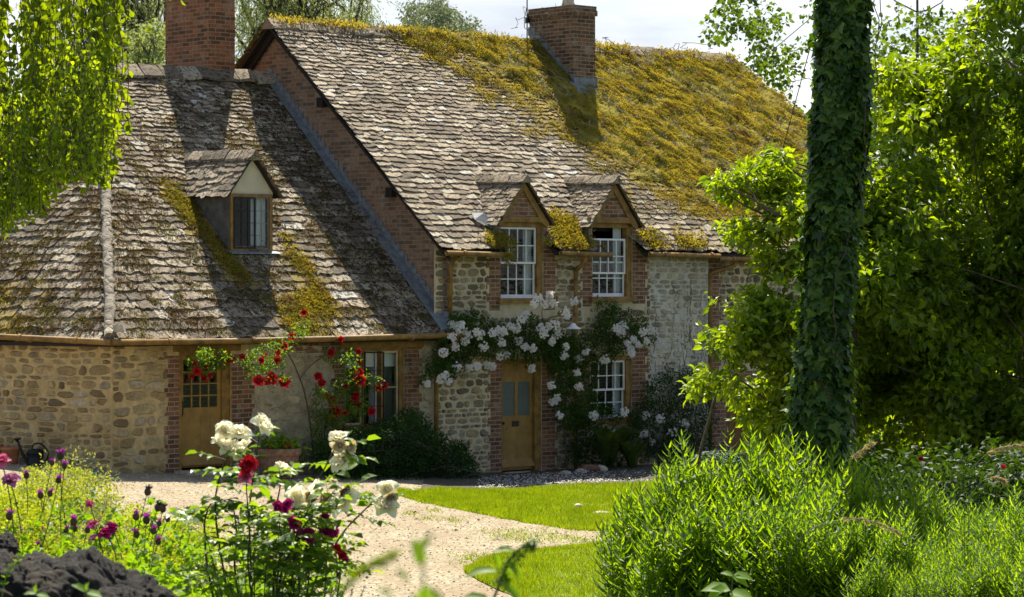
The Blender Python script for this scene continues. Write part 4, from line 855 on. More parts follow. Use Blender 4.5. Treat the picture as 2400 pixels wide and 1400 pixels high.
MH=blanket_h(A_[keep],B_[keep]); V_=np.concatenate(m.V); V_=V_+(MH.repeat(3).repeat(4))[:,None]*frM.n; m.V=[V_]
# swelling cushions under the blades
def cushions(m,fr,A_,B_,r,hgt,g,base=.045):
    n=len(A_); an=np.arange(7)*2*math.pi/7; rr=r*g.uniform(.6,1.5,n)
    ring=lambda s,h:(fr.p((A_[:,None]+rr[:,None]*s*np.cos(an)*g.uniform(.7,1.2,(n,7))),(B_[:,None]+rr[:,None]*s*1.2*np.sin(an)*g.uniform(.7,1.2,(n,7))),h*np.ones((n,7))*rr[:,None]/r))
    V=np.concatenate([ring(1,base*.4),ring(.6,base+hgt*.7),fr.p(A_,B_,(base+hgt)*rr/r)[:,None]],1); V=V+(fr_sag(V.reshape(-1,3))).reshape(n,15,1)*fr.n
    f1=[[i,(i+1)%7,7+(i+1)%7,7+i] for i in range(7)];f2=[[7+i,7+(i+1)%7,14] for i in range(7)]; o=(np.arange(n)*15)[:,None,None]
    m.add(V,[(np.array(f1)[None]+o).reshape(-1,4),(np.array(f2)[None]+o).reshape(-1,3)]); return m
gu=np.arange(2.0,15,.055);gb=np.arange(0,LM,.055); Au,Bu=np.meshgrid(gu,gb); hk=blanket_h(Au,Bu); Vb=frM.p(Au,Bu,hk).reshape(-1,3); Vb=Vb+sagM(Vb)[:,None]*frM.n
nc=len(gu); ii=(np.arange(len(gb)-1)[:,None]*nc+np.arange(nc-1)[None]); ok=(hk[:-1,:-1]>.045)&(hk[1:,1:]>.045)&(Au[:-1,:-1]<UE-(UE-12.95)*Bu[:-1,:-1]/LM); sk=np.array([skipM(a,b) for a,b in zip(Au[:-1,:-1].ravel(),Bu[:-1,:-1].ravel())]).reshape(ok.shape); ii=ii[ok&~sk]
m.add(Vb,[np.stack([ii,ii+1,ii+nc+1,ii+nc],-1)])
tag(obj('roof_moss',m,MT['moss'],cot),kind='stuff')
# ridge moss
def mossline(p0,p1,n,size,mat,g,spread=.12):
    t=g.random(n); t=t[fbm(t*30,0,0,1.)>.42]; C=np.asarray(p0)*(1-t[:,None])+np.asarray(p1)*t[:,None]+g.normal(size=(len(t),3))*spread*np.array([1,1,.35]); D=g.normal(size=C.shape)*.7+[0,0,.6]
    return addleaves(M(),C,D,rdir(len(C),g),size*g.uniform(.5,1.4,len(C)),size*.4,'quad')
tag(obj('roof_moss',mossline(H(-.2,VR,ZR+.03),H(12.9,VR,ZR+.05),9000,.08,None,g),MT['moss'],cot),kind='stuff')
# wing: dark crumbs in the joints plus green and ochre cushions
fr_sag=sagW
m=M();g=np.random.default_rng(78)
for fr,mx_,ln,ms_ in ((frW,7.3,LW,mossW),(frL,7,LH,mossL)):
    n=42000; a=g.uniform(0,mx_,n);b=g.uniform(0,ln,n); 
    if fr is frW: ok=(a>(Rw[0]-Cw[0])*b/ln)&~np.array([skipW(x,y) for x,y in zip(a,b)])
    else: ok=(a>t_*b/ln)&(a<9.9+(t_-9.9)*b/ln)
    dd=fbm(a,b,6,3.2); ok&=g.random(n)<sstep(.42,.62,dd)*(1.15-.6*b/ln); tufts(m,fr,a[ok],b[ok],.035,g,4,.5,.035)
tag(obj('roof_moss',m,MT['mossd'],cot),kind='stuff')
m=M(); n=60000; a=g.uniform(0,7.3,n);b=g.uniform(0,LW,n); k=np.array([mossW(x,y) for x,y in zip(a,b)]); sk=np.array([skipW(x,y) for x,y in zip(a,b)]); ok=(a>(Rw[0]-Cw[0])*b/LW)&~sk&(g.random(n)<sstep(.34,.75,k+.9*(fbm(a,b,2,3.2)-.5)))
tufts(m,frW,a[ok],b[ok],.040,g,4,.3,.05); 
a=g.uniform(0,6,7000);b=g.uniform(0,3,7000);k=np.array([mossL(x,y) for x,y in zip(a,b)]);ok=(g.random(7000)<sstep(.5,1.,k)); tufts(m,frL,a[ok],b[ok],.05,g,4,.4,.05)
tag(obj('roof_moss',m,MT['mossg'],cot),kind='stuff')
# green tufts by the eave dormers
m=M(); fr_sag=sagM
for (u,v,n,s) in ((1.25,-.15,160,.16),(3.1,-.1,420,.28),(3.3,.3,260,.2),(5.3,0.,160,.2),(6.3,-.1,120,.25)):
    tufts(m,frM,g.normal(u,s,n),np.abs(g.normal((v-VE)*1.3,s*.8,n)),.07,g,5,.2,.05)
cc_=H(g.normal(1.3,.07,60),-.36+g.normal(size=60)*.04,g.normal(4.0,.1,60)); cloud(m,cc_,6,.05,.05)
tag(obj('roof_moss',m,MT['mossg'],cot),kind='stuff')
# dead creeper stems over the mossy slope
m=M(); g=np.random.default_rng(80)
for i in range(95):
    u=g.uniform(3.,12.5); b=g.uniform(.6,LM); 
    if mossM(u,b)<.3 and g.random()<.7: continue
    n=g.integers(8,18); ang=g.uniform(-2.2,-.9); pu=[u];pb=[b]
    for k in range(n): ang+=g.normal()*.55; pu.append(pu[-1]+.10*math.cos(ang)*1.2); pb.append(min(LM,max(.05,pb[-1]+.10*math.sin(ang))))
    pu=np.array(pu);pb=np.array(pb); m.tube(frM.p(pu,pb,.10+.04*np.abs(np.sin(np.arange(len(pu))*1.3+i))),np.linspace(.010,.004,len(pu))*g.uniform(.6,1.4),4,False)
for i in range(14):
    t=g.uniform(.45,1); c=H(7.5+g.uniform(0,4.5)*1.,VR-g.uniform(0,.5),0); c[2]=zm(uvz(c)[1])+.10; q=[c]
    for k in range(10): q.append(q[-1]+g.normal(size=3)*[.13,.1,.05])
    m.tube(q,.007,4,False)
for i in range(22):
    c=H(6.8+g.uniform(-.1,.3),3.6+g.uniform(0,1.35),9.0+g.uniform(0,.35)); q=[c]
    for k in range(9): q.append(q[-1]+g.normal(size=3)*[.07,.07,.07]-np.array([0,0,.05]))
    m.tube(q,.006,4,False)
for o_,c_ in ((H(3.9,.9,5.2),14),):
    for i in range(c_):
        q=[o_+g.normal(size=3)*[.15,.15,.1]]
        for k in range(7): q.append(q[-1]+g.normal(size=3)*[.1,.08,.05])
        m.tube(q,.006,4,False)
dc=obj('dead_creeper',m,MT['vine'],None,loc=H(9,2,6)); tag(dc,'tangle of bleached bare creeper stems trailing over the mossy roof','creeper')
# ------------------------------------------------------------ vegetation
def inpoly(poly,n,g,fill=None):
    poly=np.asarray(poly,float);lo=poly.min(0);hi=poly.max(0);out=[]
    c=0
    while c<n:
        p=g.uniform(lo,hi,(n*2,2)); ins=np.zeros(len(p),bool)
        for i in range(len(poly)):
            a,b=poly[i],poly[(i+1)%len(poly)]
            cnd=((a[1]>p[:,1])!=(b[1]>p[:,1]))&(p[:,0]<(b[0]-a[0])*(p[:,1]-a[1])/(b[1]-a[1]+1e-9)+a[0]); ins^=cnd
        p=p[ins]
        if fill is not None: p=p[g.random(len(p))<fill(p[:,0],p[:,1])]
        out.append(p);c+=len(p)
    return np.concatenate(out)[:n]
def volume(poly,n,Y0,Y1,g,fill=None):
    """points through a crown whose silhouette is poly, Y0..Y1 metres away"""
    p=inpoly(poly,n,g,fill);Y=g.uniform(Y0,Y1,n); Ym=(Y0+Y1)/2
    return np.stack([(p[:,0]-CX)/F*Ym,Y,CH-(p[:,1]-HY)/F*Ym],-1)
def onwall(px_,py_,v):
    d=np.stack([(px_-CX)/F,np.ones_like(px_),-(py_-HY)/F],-1); c=np.array([0,0,CH]); o=H(np.zeros_like(v),v,np.zeros_like(v)); t=((o-c)@W)/(d@W); return c+d*t[:,None]
def wallvol(poly,n,v0,v1,g,fill=None):
    p=inpoly(poly,n,g,fill); return onwall(p[:,0],p[:,1],g.uniform(v0,v1,n))
def limb(m,a,b,r0,r1,g,bend=.12,n=9,k=6):
    L=np.linalg.norm(np.asarray(b)-a); m.tube(curve(a,b,g.normal(size=3)*bend*L+[0,0,.08*L],n,L*.012,g),np.linspace(r0,r1,n),k,False)
def tree(name,label,base,top,r,cents,n_per,cr,L,mat,bark='bark',nl=30,asp=.6,kind='oval',seed=1,droop=.3,group=None,lr=.03,up=.6,cat='tree',squash=.7):
    g=np.random.default_rng(seed); t=thing(name,label,cat,base,group); base=np.asarray(base,float);top=np.asarray(top,float)
    m=M(); tp=curve(base-[0,0,.2],top,g.normal(size=3)*.15,14,.02*r*5,g); m.tube(tp,np.linspace(r,r*.35,14),10)
    idx=g.choice(len(cents),min(nl,len(cents)),replace=False)
    for c in cents[idx]:
        z=np.clip(c[2]-.35*np.linalg.norm((c-top)[:2]),base[2]+.2*(top[2]-base[2]),top[2]); q=(z-base[2])/(top[2]-base[2]); s=tp[int(np.clip(q,0,1)*13)]; limb(m,s,c,r*.28*(1-.5*q)+lr*.3,lr*.2,g)
    obj('trunk',m,MT[bark],t,smooth=True); m=cloud(M(),cents,n_per,cr,L,asp,kind,droop,squash,up,g)
    # twigs through the sprays
    obj('crown',m,MT[mat],t); return t
g=np.random.default_rng(101)
# --- far trees behind the house
pw1=[(120,-160),(400,-160),(400,190),(330,175),(230,195),(120,120)]; pw2=[(545,-160),(860,-160),(880,20),(905,70),(800,75),(640,60),(545,200)]
def willow(poly,base_px,Y,n,label,seed,L=.13):
    g=np.random.default_rng(seed); base=P(base_px,700,Y);base[2]=0; t=thing('willow_tree',label,'tree',base,'willows behind the roofs'); m=M();ml=M(); top=P(base_px,-150,Y); tp=curve(base,top,[.3,0,0],12,.05,g); m.tube(tp,np.linspace(.35,.12,12),8)
    heads=volume(poly,n,Y-2.5,Y+2.5,g,lambda x,y:np.clip(1.1-(y+160)/500.,.25,1)*(.25+1.3*sstep(.4,.6,fbm(x,y,seed,.012))))
    C=[];D=[]
    for i,h in enumerate(heads):
        if i%9==0: limb(m,tp[g.integers(5,11)],h,.07,.012,g,.1)
        k=g.integers(14,30); ln=g.uniform(.8,1.9); s=np.linspace(0,1,k)[:,None]; d=np.array([g.normal()*.35,g.normal()*.3,-1.]); pth=h+s*ln*d+np.array([g.normal()*.25,0,.15])*(s**2)
        if i%3==0: m.tube(pth[::4],.006,3,False)
        C.append(pth+g.normal(size=(k,3))*.06); D.append(np.tile(d,(k,1))+g.normal(size=(k,3))*.6)
    C=np.concatenate(C);D=np.concatenate(D);n=len(C); addleaves(ml,C,D,rdir(n,g),L*g.uniform(.7,1.3,n),.032,'quad')
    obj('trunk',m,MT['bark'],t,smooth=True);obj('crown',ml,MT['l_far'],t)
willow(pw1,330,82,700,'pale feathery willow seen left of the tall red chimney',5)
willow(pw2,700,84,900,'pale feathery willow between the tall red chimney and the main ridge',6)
pts=volume([(945,30),(960,18),(1010,5),(1050,12),(1080,50),(1110,55),(1132,85),(1135,110),(955,110),(950,70)],330,128,134,g); b=P(1040,700,131);b[2]=0
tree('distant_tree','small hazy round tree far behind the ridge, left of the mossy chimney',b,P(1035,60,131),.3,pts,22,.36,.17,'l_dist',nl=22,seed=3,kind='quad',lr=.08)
pts=volume([(330,60),(390,60),(390,190),(240,190),(250,140),(300,130)],130,70,73,g); b=P(320,700,71);b[2]=0
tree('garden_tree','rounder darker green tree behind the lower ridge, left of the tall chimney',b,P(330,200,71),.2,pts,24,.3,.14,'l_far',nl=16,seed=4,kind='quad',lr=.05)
def pfill(x,y): return .08+1.3*sstep(.42,.62,fbm(x,y,3,.011))*np.where(x<1900,.75,1)
pts=volume([(1690,-160),(1655,70),(1690,110),(1760,90),(1745,140),(1820,230),(1880,300),(1960,420),(2200,420),(2500,300),(2500,-160)],760,66,72,g,pfill); b=P(2180,700,69);b[2]=0
tree('poplar_tree','tall open poplar with light leaves against the sky behind the ivy trunk',b,P(2150,-150,69),.07,pts,16,.30,.15,'l_poplar',nl=16,seed=5,kind='quad',asp=.85,lr=.03)
# --- hedge mass and trees on the right
pts=volume([(1960,480),(1980,330),(2150,200),(2700,100),(2700,1150),(1860,1150),(1880,900)],1500,36,42,g)
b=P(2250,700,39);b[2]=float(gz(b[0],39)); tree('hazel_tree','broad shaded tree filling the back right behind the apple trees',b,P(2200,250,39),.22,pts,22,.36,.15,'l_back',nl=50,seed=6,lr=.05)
PA=[(1900,330),(1840,335),(1800,345),(1770,380),(1720,400),(1640,425),(1660,445),(1720,470),(1780,475),(1800,510),(1700,525),(1720,560),(1780,600),(1770,660),(1700,700),(1645,700),(1660,740),(1635,770),(1640,800),(1700,830),(1690,880),(1612,880),(1605,930),(1650,920),(1720,930),(1740,985),(1760,1000),(1750,1060),(1800,1100),(1990,1100),(1990,330)]
pts=volume([(x+(28 if x<1900 else 0),y) for x,y in PA],950,25.2,27,g,lambda x,y:.03+1.2*sstep(.44,.56,fbm(x,y,8,.016)))
pts[:,1]=25.3+1.8*fbm((pts[:,0])*2.2,pts[:,2]*2.2,4,1.,3)+g.uniform(0,.8,len(pts))
b=P(1985,700,26.5);b[2]=float(gz(b[0],26.5)); t=tree('apple_tree','sunlit apple tree reaching leafy branches left across the end of the cottage',b,P(2000,300,26.5),.11,pts,17,.15,.088,'l_apple',nl=90,seed=7,kind='oval8',lr=.016)
def cfill(x,y): return .06+1.3*sstep(.42,.60,fbm(x,y,5,.009))
pts=volume([(1960,420),(2060,330),(2040,200),(2090,150),(2150,170),(2240,110),(2260,30),(2330,-120),(2600,-120),(2600,1180),(1960,1150)],4200,24,30,g,cfill)
pts[:,1]=23.6+6.5*fbm(pts[:,0]*1.1,pts[:,2]*1.1,9,1.,3)+g.uniform(0,1.7,len(pts))
b=P(2480,700,30);b[2]=float(gz(b[0],30)); tree('pear_tree','large dense glossy tree filling the right side behind the ivy trunk',b,P(2500,120,30),.12,pts,22,.20,.105,'l_apple',nl=90,seed=8,kind='oval',lr=.014)
# undergrowth below the trees
pts=volume([(1960,1060),(2100,1080),(2400,1040),(2800,1040),(2800,1250),(1960,1250)],300,21,24,g)
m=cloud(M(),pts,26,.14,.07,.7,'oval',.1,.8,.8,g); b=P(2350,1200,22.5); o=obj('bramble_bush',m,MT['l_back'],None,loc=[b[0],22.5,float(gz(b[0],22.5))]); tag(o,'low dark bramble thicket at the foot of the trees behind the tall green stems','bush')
# --- ivy clad trunk
g=np.random.default_rng(55); Yt=22.; cl=np.array([P(x,y,Yt) for x,y in ((1918,1150),(1922,1000),(1930,850),(1945,650),(1957,480),(1968,300),(1982,100),(1992,-60),(2005,-260))]); cl[:,1]+=np.linspace(0,.2,9)
cl=np.vstack([[cl[0][0]-.01,Yt,float(gz(cl[0][0],Yt))-.1],cl]); t=thing('ivy_clad_trunk','tall leaning tree trunk thickly clad in dark glossy ivy','tree trunk',[cl[0][0],Yt,float(gz(cl[0][0],Yt))])
m=M(); m.tube(cl,np.linspace(.19,.13,len(cl)),12); obj('trunk',m,MT['bark'],t,smooth=True)
s=np.concatenate([[0],np.cumsum(np.linalg.norm(np.diff(cl,axis=0),axis=1))]); n=19000; q=g.random(n)*s[-1]; c=np.stack([np.interp(q,s,cl[:,i]) for i in range(3)],-1); th=g.random(n)*2*math.pi
od=np.stack([np.cos(th),np.sin(th),0*th],-1); lump=fbm(np.cos(th)*1.3+5,q*1.6,np.sin(th)*1.3+3,1.5); rr=.085+.20*lump*np.interp(q,[0,s[-1]],[1.15,1.05])+g.uniform(-.05,.02,n)+(g.random(n)<.04)*.05
C=c+od*rr[:,None]; D=nrm(od*.45+[0,0,-.8]+g.normal(size=(n,3))*.45); Nn=nrm(od+[0,0,.35]+g.normal(size=(n,3))*.4); Ls=g.uniform(.03,.095,n); m=addleaves(M(),C,D,Nn,Ls,Ls*1.0,'ivy'); obj('ivy',m,MT['l_ivy'],t)
m=M()
for i in range(4):
    z0=g.uniform(2.2,5.5); a0=g.uniform(3.4,6.0); q=[]; 
    for k in range(10):
        zz=z0+.12*k; cx=np.array([np.interp(zz,cl[:,2],cl[:,j]) for j in range(3)]); q.append(cx+np.array([math.cos(a0),math.sin(a0),0])*(.29+.02*math.sin(k*1.7))); a0+=g.normal()*.1
    m.tube(q,.004,4,False)
obj('ivy_stem',m,MT['bark'],t,smooth=True)
# --- birch sprays hanging in from the left
g=np.random.default_rng(66); Yb=16.; base=P(-560,0,Yb); base[2]=float(gz(base[0],Yb)); t=thing('birch_tree','weeping birch trailing bright backlit leaves over the top left corner','tree',base)
m=M(); ml=M(); ml2=M(); top=base+[.5,0,5.4]; tp=curve(base-[0,0,.2],top,[-.1,0,0],14,.01,g); m.tube(tp,np.linspace(.14,.05,14),10)
bx=[-220,-60,20,70,110,150,200,240,270,290,310,360,430];by=[620,570,545,505,465,420,430,445,350,300,90,45,15]
def strand(x,yend,Y,L,dx,mm,every,y0=-260,thr=0):
    yend=max(yend,-100); ln=yend-y0; k=int(ln/every); s=np.linspace(0,1,k); xs_=x+dx*s+14*np.sin(s*6+x)+6*np.sin(s*17+x); ys_=y0+ln*s; p=np.stack([(xs_-CX)/F*Y,Y+0*s+.05*np.sin(s*4+x*3),CH-(ys_-HY)/F*Y],-1); m.tube(p[::2],.0022,4,False)
    k=len(p); sd=np.where(np.arange(k)%2,1.,-1.)[:,None]*np.array([1,.3,0]); D=sd*g.uniform(.2,1,(k,1))+np.array([0,0,-.9])+g.normal(size=(k,3))*.45; kp=g.random(k)<.88
    addleaves(mm,(p+g.normal(size=(k,3))*.012)[kp],D[kp],rdir(kp.sum(),g)+[0,-.5,.3],L*g.uniform(.6,1.2,kp.sum()),L*.72,'oval8')
bc=np.random.default_rng(2).uniform(-200,262,26)
for i in range(205):
    x=bc[i%26]+g.normal()*11 if i>24 else g.uniform(225,275); ye=np.interp(x,bx,by)-abs(g.normal())*90; strand(x,ye,g.uniform(15,17.4),.060,g.uniform(-35,25),ml,14,y0=ye-g.uniform(150,700) if i%2 else -260)
for i in range(210): x=g.uniform(-160,235); ye=np.interp(x,bx,by)-abs(g.normal())*30; strand(x,ye,g.uniform(14.6,15.6),.034,g.uniform(-15,25),ml2,7,y0=ye-g.uniform(120,340))
for x,ye in ((400,10),(285,330),(300,60),(330,60),(262,440),(420,0)): strand(x,ye,15.2,.05,10,ml,16)
for x,y in ((0,-230),(150,-240),(300,-250),(430,-240),(80,-260)): limb(m,tp[11],P(x,y,16),.035,.006,g,.1)
obj('trunk',m,MT['bark'],t,smooth=True);obj('crown',ml,MT['l_birch'],t);obj('crown',ml2,leafmat('birch_lit_leaf',[(.12,.2,.01),(.2,.28,.015),(.26,.34,.02)],.55),t)  # smaller leaves in brighter lime, their lit look put into the colour

# --- climbers and shrubs against the wall
g=np.random.default_rng(90)
def small_leaves(m,cents,n_per,r,L,g,asp=.6,droop=.2): return cloud(m,cents,n_per,r,L,asp,'oval',droop,.8,.7,g)
PB=[(740,1090),(745,1040),(790,1010),(850,1000),(905,990),(955,960),(985,970),(1010,1005),(1050,1030),(1095,1050),(1112,1090),(1140,1150),(1020,1160),(900,1166),(800,1140)]
c=wallvol(PB,1200,-1.25,-.15,g); m=small_leaves(M(),c,20,.13,.052,g); b=H(-.9,-.6,0);b[2]=float(gz(b[0],b[1]))
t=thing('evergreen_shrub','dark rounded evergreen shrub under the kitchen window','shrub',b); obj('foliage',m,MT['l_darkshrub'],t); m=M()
for i in range(40): limb(m,b+g.normal(size=3)*[.5,.2,0],c[g.integers(len(c))],.012,.004,g,.1)
obj('stem',m,MT['stem_dark'],t)
# red climbing rose
b=onwall(np.array([742.]),np.array([1085.]),np.array([-.35]))[0]; t=thing('red_climbing_rose','red climbing rose arching along the wing wall between the ochre door and the kitchen window','climbing rose',b)
m=M(); WP=lambda L_,v:[onwall(np.array([float(x)]),np.array([float(y)]),np.array([float(vv)]))[0] for (x,y),vv in zip(L_,v)]
def smooth_path(p,n=20):
    p=np.array(p);s=np.linspace(0,len(p)-1,n); i=np.clip(s.astype(int),0,len(p)-2);f=(s-i)[:,None]; pm=lambda k:p[np.clip(k,0,len(p)-1)]
    a,b_,c_,d=pm(i-1),pm(i),pm(i+1),pm(i+2); return .5*((2*b_)+(-a+c_)*f+(2*a-5*b_+4*c_-d)*f**2+(-a+3*b_-3*c_+d)*f**3)
for L_,v,r in (([(735,1075),(728,1000),(716,930),(700,880),(675,830),(645,815)],[-.3,-.25,-.3,-.45,-.7,-.9],.016),([(702,890),(725,860),(760,835),(790,825)],[-.4,-.35,-.3,-.4],.01),([(645,815),(610,850),(640,890)],[-.9,-.9,-.9],.008),([(675,830),(700,780),(712,740)],[-.7,-.7,-.6],.007),
  ([(760,1070),(765,980),(800,930),(830,860),(835,820)],[-.3,-.3,-.4,-.5,-.4],.011),([(800,930),(850,890),(900,900)],[-.4,-.7,-.9],.007),([(645,815),(560,835),(500,850),(450,850)],[-.9,-.6,-.3,-.25],.007),([(765,980),(750,930),(745,890)],[-.3]*3,.007)): m.tube(smooth_path(WP(L_,v)),np.linspace(r,r*.6,20),6)
obj('stem',m,MT['bark'],t,smooth=True)
m=M()
for poly,n,v0,v1 in (([(428,828),(500,818),(548,832),(548,852),(500,862),(485,885),(450,880),(438,860)],75,-.7,-.2),([(560,838),(610,812),(660,790),(705,778),(700,800),(670,840),(655,870),(682,892),(640,905),(600,900),(572,890),(565,860)],95,-1.1,-.5),([(690,752),(712,742),(722,760),(705,790),(690,785)],16,-.8,-.5),
   ([(790,830),(820,815),(850,850),(880,880),(905,905),(880,915),(855,925),(868,965),(840,985),(800,1000),(760,985),(735,940),(740,900),(775,905),(800,880)],190,-.9,-.15),([(745,820),(790,815),(800,840),(770,850)],16,-.4,-.2),([(725,960),(790,960),(800,1080),(740,1090)],90,-.6,-.1),([(655,1030),(740,1040),(745,1095),(665,1095)],35,-.5,-.1)):
    small_leaves(m,wallvol(poly,n,v0,v1,g),13,.085,.05,g)
obj('foliage',m,MT['l_rose'],t)
def bloom(C,ax,s,g,n=14,open_=1.):
    """a double rose: rings of cupped petals round the axis"""
    m=M(); ax=nrm(np.asarray(ax,float)); a=nrm(np.cross(ax,[.3,.2,.9]));b_=np.cross(ax,a); V=[];k=0;Fc=[]
    for ring,(cnt,tilt,sz,rad) in enumerate(((5,1.15,1.,.10),(5,.85,.85,.08),(4,.5,.7,.06),(4,.2,.55,.03))):
        for i in range(cnt):
            ph=(i+.5*(ring%2)+g.uniform(-.15,.15))*2*math.pi/cnt; o=math.cos(ph)*a+math.sin(ph)*b_; tg=np.cross(ax,o); tl=tilt*open_*g.uniform(.8,1.2); L=s*.55*sz*g.uniform(.85,1.15); wd=L*.62
            for r_ in range(4):
                f=r_/3; tt=tl*(.55+.75*f); 
                for q in (-1,-.5,0,.5,1):
                    w=wd*q*(math.sin(math.pi*min(.92,f*.62+.25))); rad_=rad*s+L*f*math.sin(tt); hh=L*f*math.cos(tt)+.25*abs(q)*w*.0+ .22*L*q*q*(1-.2*f)+ (f>.9)*g.normal()*.05*L
                    V.append(C+o*(rad_-abs(q)**2*.12*L)+tg*w+ax*hh)
            for r_ in range(3):
                for q in range(4): Fc.append([k+r_*5+q,k+r_*5+q+1,k+(r_+1)*5+q+1,k+(r_+1)*5+q])
            k+=20
    m.add(np.array(V),[Fc]); return m
RB=[(459,854,0),(462,870,1),(482,886,1),(493,880,0),(448,885,0),(484,860,0),(543,843,1),(532,846,0),(684,789,1),(712,733,0),(667,811,1),(652,826,0),(649,845,1),(620,836,0),(612,845,0),(606,893,2),(636,889,3),(667,898,2),(776,828,1),(840,824,0),(799,796,0),(840,848,1),(836,862,1),(843,872,1),(843,891,3),(746,882,1),(755,898,1),(763,929,0),(781,942,2),(783,967,2),(808,967,1),(810,905,1),(834,926,1),(831,937,1),(829,962,0),(842,950,0),(872,965,1),(887,908,1),(900,903,1),(569,836,0),(776,938,1),(628,893,1),(790,960,1)]
for x,y,k in RB:
    v=-.95 if 590<x<690 else (-.8 if x>870 or x==843 else -.45); c=onwall(np.array([x*1.]),np.array([y*1.]),np.array([v+g.normal()*.06]))[0]
    obj('flower',bloom(c,[g.normal()*.3,-1,.35+g.normal()*.3],(.095,.125,.16,.20)[k],g),MT['p_red'],t,smooth=True)
# white rambler
b=H(3.0,-.2,0);b[2]=float(gz(b[0],b[1])); t=thing('white_rambling_rose','white rambling rose sprawling over the front door and lower window','climbing rose',b)
m=M()
for L_,v,r in (([(1330,1100),(1322,1000),(1328,900),(1320,820),(1290,790),(1230,800),(1150,790),(1080,780),(1050,800)],[-.25,-.2,-.2,-.25,-.3,-.3,-.25,-.2,-.2],.02),([(1328,900),(1380,830),(1450,780),(1540,800)],[-.2,-.2,-.3,-.35],.012),([(1290,790),(1270,740),(1280,700)],[-.3,-.35,-.4],.01),([(1080,780),(1040,840),(1010,890)],[-.2,-.25,-.3],.009),([(1322,1000),(1380,960),(1440,980)],[-.2,-.25,-.3],.01),([(1340,1090),(1400,1000),(1470,960),(1480,880)],[-.3,-.25,-.2,-.2],.01),([(1150,790),(1110,840),(1060,870)],[-.25,-.3,-.3],.008)): m.tube(smooth_path(WP(L_,v),24),np.linspace(r,r*.5,24),6)
obj('stem',m,MT['bark'],t,smooth=True)
m=M()
for poly,n in (([(1052,745),(1080,728),(1115,730),(1180,765),(1245,735),(1300,770),(1350,800),(1340,850),(1300,870),(1255,840),(1240,860),(1170,830),(1100,845),(1030,870),(995,890),(1000,850),(1030,810)],560),([(1300,800),(1400,770),(1395,700),(1420,700),(1470,730),(1515,745),(1520,790),(1460,830),(1420,850),(1400,870),(1395,930),(1440,965),(1400,980),(1360,1010),(1320,1000),(1296,940),(1290,870)],560),([(1320,960),(1400,980),(1480,960),(1490,1030),(1440,1060),(1340,1060)],90),([(1540,790),(1500,770),(1440,790),(1460,840),(1530,810)],26),([(985,880),(1040,860),(1100,850),(1090,870),(1030,900),(990,905)],30)): small_leaves(m,wallvol(poly,n,-.45,-.03,g),15,.10,.055,g)
obj('foliage',m,MT['l_ramb'],t)
def floret(m,c,g,n,r,s=.05,out=np.array([-.2,-1,.3])):
    C=c+rdir(n,g)*r*g.random((n,1))**.4*np.array([1,.8,1]); ax=nrm(out+g.normal(size=(n,3))*.45)
    a=nrm(np.cross(ax,rdir(n,g)));b_=np.cross(ax,a)
    for k in range(5):
        ph=k*2*math.pi/5; d=math.cos(ph)*a+math.sin(ph)*b_+.25*ax; addleaves(m,C,d,ax,s*.5*g.uniform(.8,1.2,n),s*.42,'quad')
    return m
WB=[(1261,697),(1289,689),(1276,710),(1297,710),(1329,742),(1325,731),(1233,738),(1222,749),(1267,768),(1276,783),(1306,783),(1293,800),(1061,761),(1074,774),(1096,783),(1117,779),(1126,787),(1169,774),(1166,791),(1177,804),(1199,766),(1066,813),(1040,826),(1134,813),(1229,813),(1248,817),(1173,834),(1186,830),(1072,860),(1100,862),(1119,858),(1143,856),(1156,860),(1044,881),(1053,894),(1031,890),(1001,899),(1246,864),(1460,766),(1456,779),(1486,796),(1477,817),(1481,830),(1507,779),(1524,774),(1546,804),(1374,826),(1357,843),(1327,813),(1323,834),(1353,873),(1417,843),(1293,903),(1306,933),(1357,907),(1346,706),(1464,966),(1391,974),(1439,1017),(1509,1017),(1511,974),(1546,981),(1606,994),(1312,974),(1297,944),(1080,763),(1180,778),(1210,770),(1155,780),(1215,800),(1470,805),(1496,808),(1516,800),(1445,770),(1253,712),(1300,760),(1285,765),(1090,800),(1060,790)]
for x,y in WB:
    v=-.75 if y<750 and 1240<x<1340 else -.5; c=onwall(np.array([x*1.]),np.array([y*1.]),np.array([v+.08*g.normal()]))[0]; m=M(); n=int(g.integers(16,34)); floret(m,c,g,n+14,g.uniform(.07,.10))
    obj('flower_cluster',m,MT['p_ramb'],t)
# dusky climber right of the window
PC=[(1500,930),(1530,890),(1580,855),(1625,870),(1660,900),(1675,960),(1668,1060),(1560,1075),(1490,1060),(1480,980)]
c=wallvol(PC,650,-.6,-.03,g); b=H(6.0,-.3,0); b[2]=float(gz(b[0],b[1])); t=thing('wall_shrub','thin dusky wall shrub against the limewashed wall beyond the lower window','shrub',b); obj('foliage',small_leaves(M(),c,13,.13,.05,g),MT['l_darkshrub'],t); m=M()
for i in range(60): limb(m,b+g.normal(size=3)*[.4,.1,0],c[g.integers(len(c))],.009,.003,g,.08)
obj('stem',m,MT['stem_dark'],t)
m=M()
for x,y in ((1606,994),(1620,930),(1546,981),(1575,1010),(1530,1040),(1600,1040)): floret(m,onwall(np.array([x*1.]),np.array([y*1.]),np.array([-.55]))[0],g,16,.12)
obj('blossom',m,MT['p_ramb'],t)
# faint creeper twigs on the limewashed wall
m=M()
for i in range(26):
    u=g.uniform(5.4,6.9); z=g.uniform(.5,2.5); q=[H(u,-.012,z)]
    for k in range(14): u+=g.normal()*.03; z+=g.uniform(.04,.12); q.append(H(u,-.012,min(z,3.95)))
    m.tube(q,.004,4,False)
tag(obj('wall_creeper',m,MT['stem_dark'],None,loc=H(6,0,0)),'thin bare creeper stems climbing the limewashed wall','creeper')
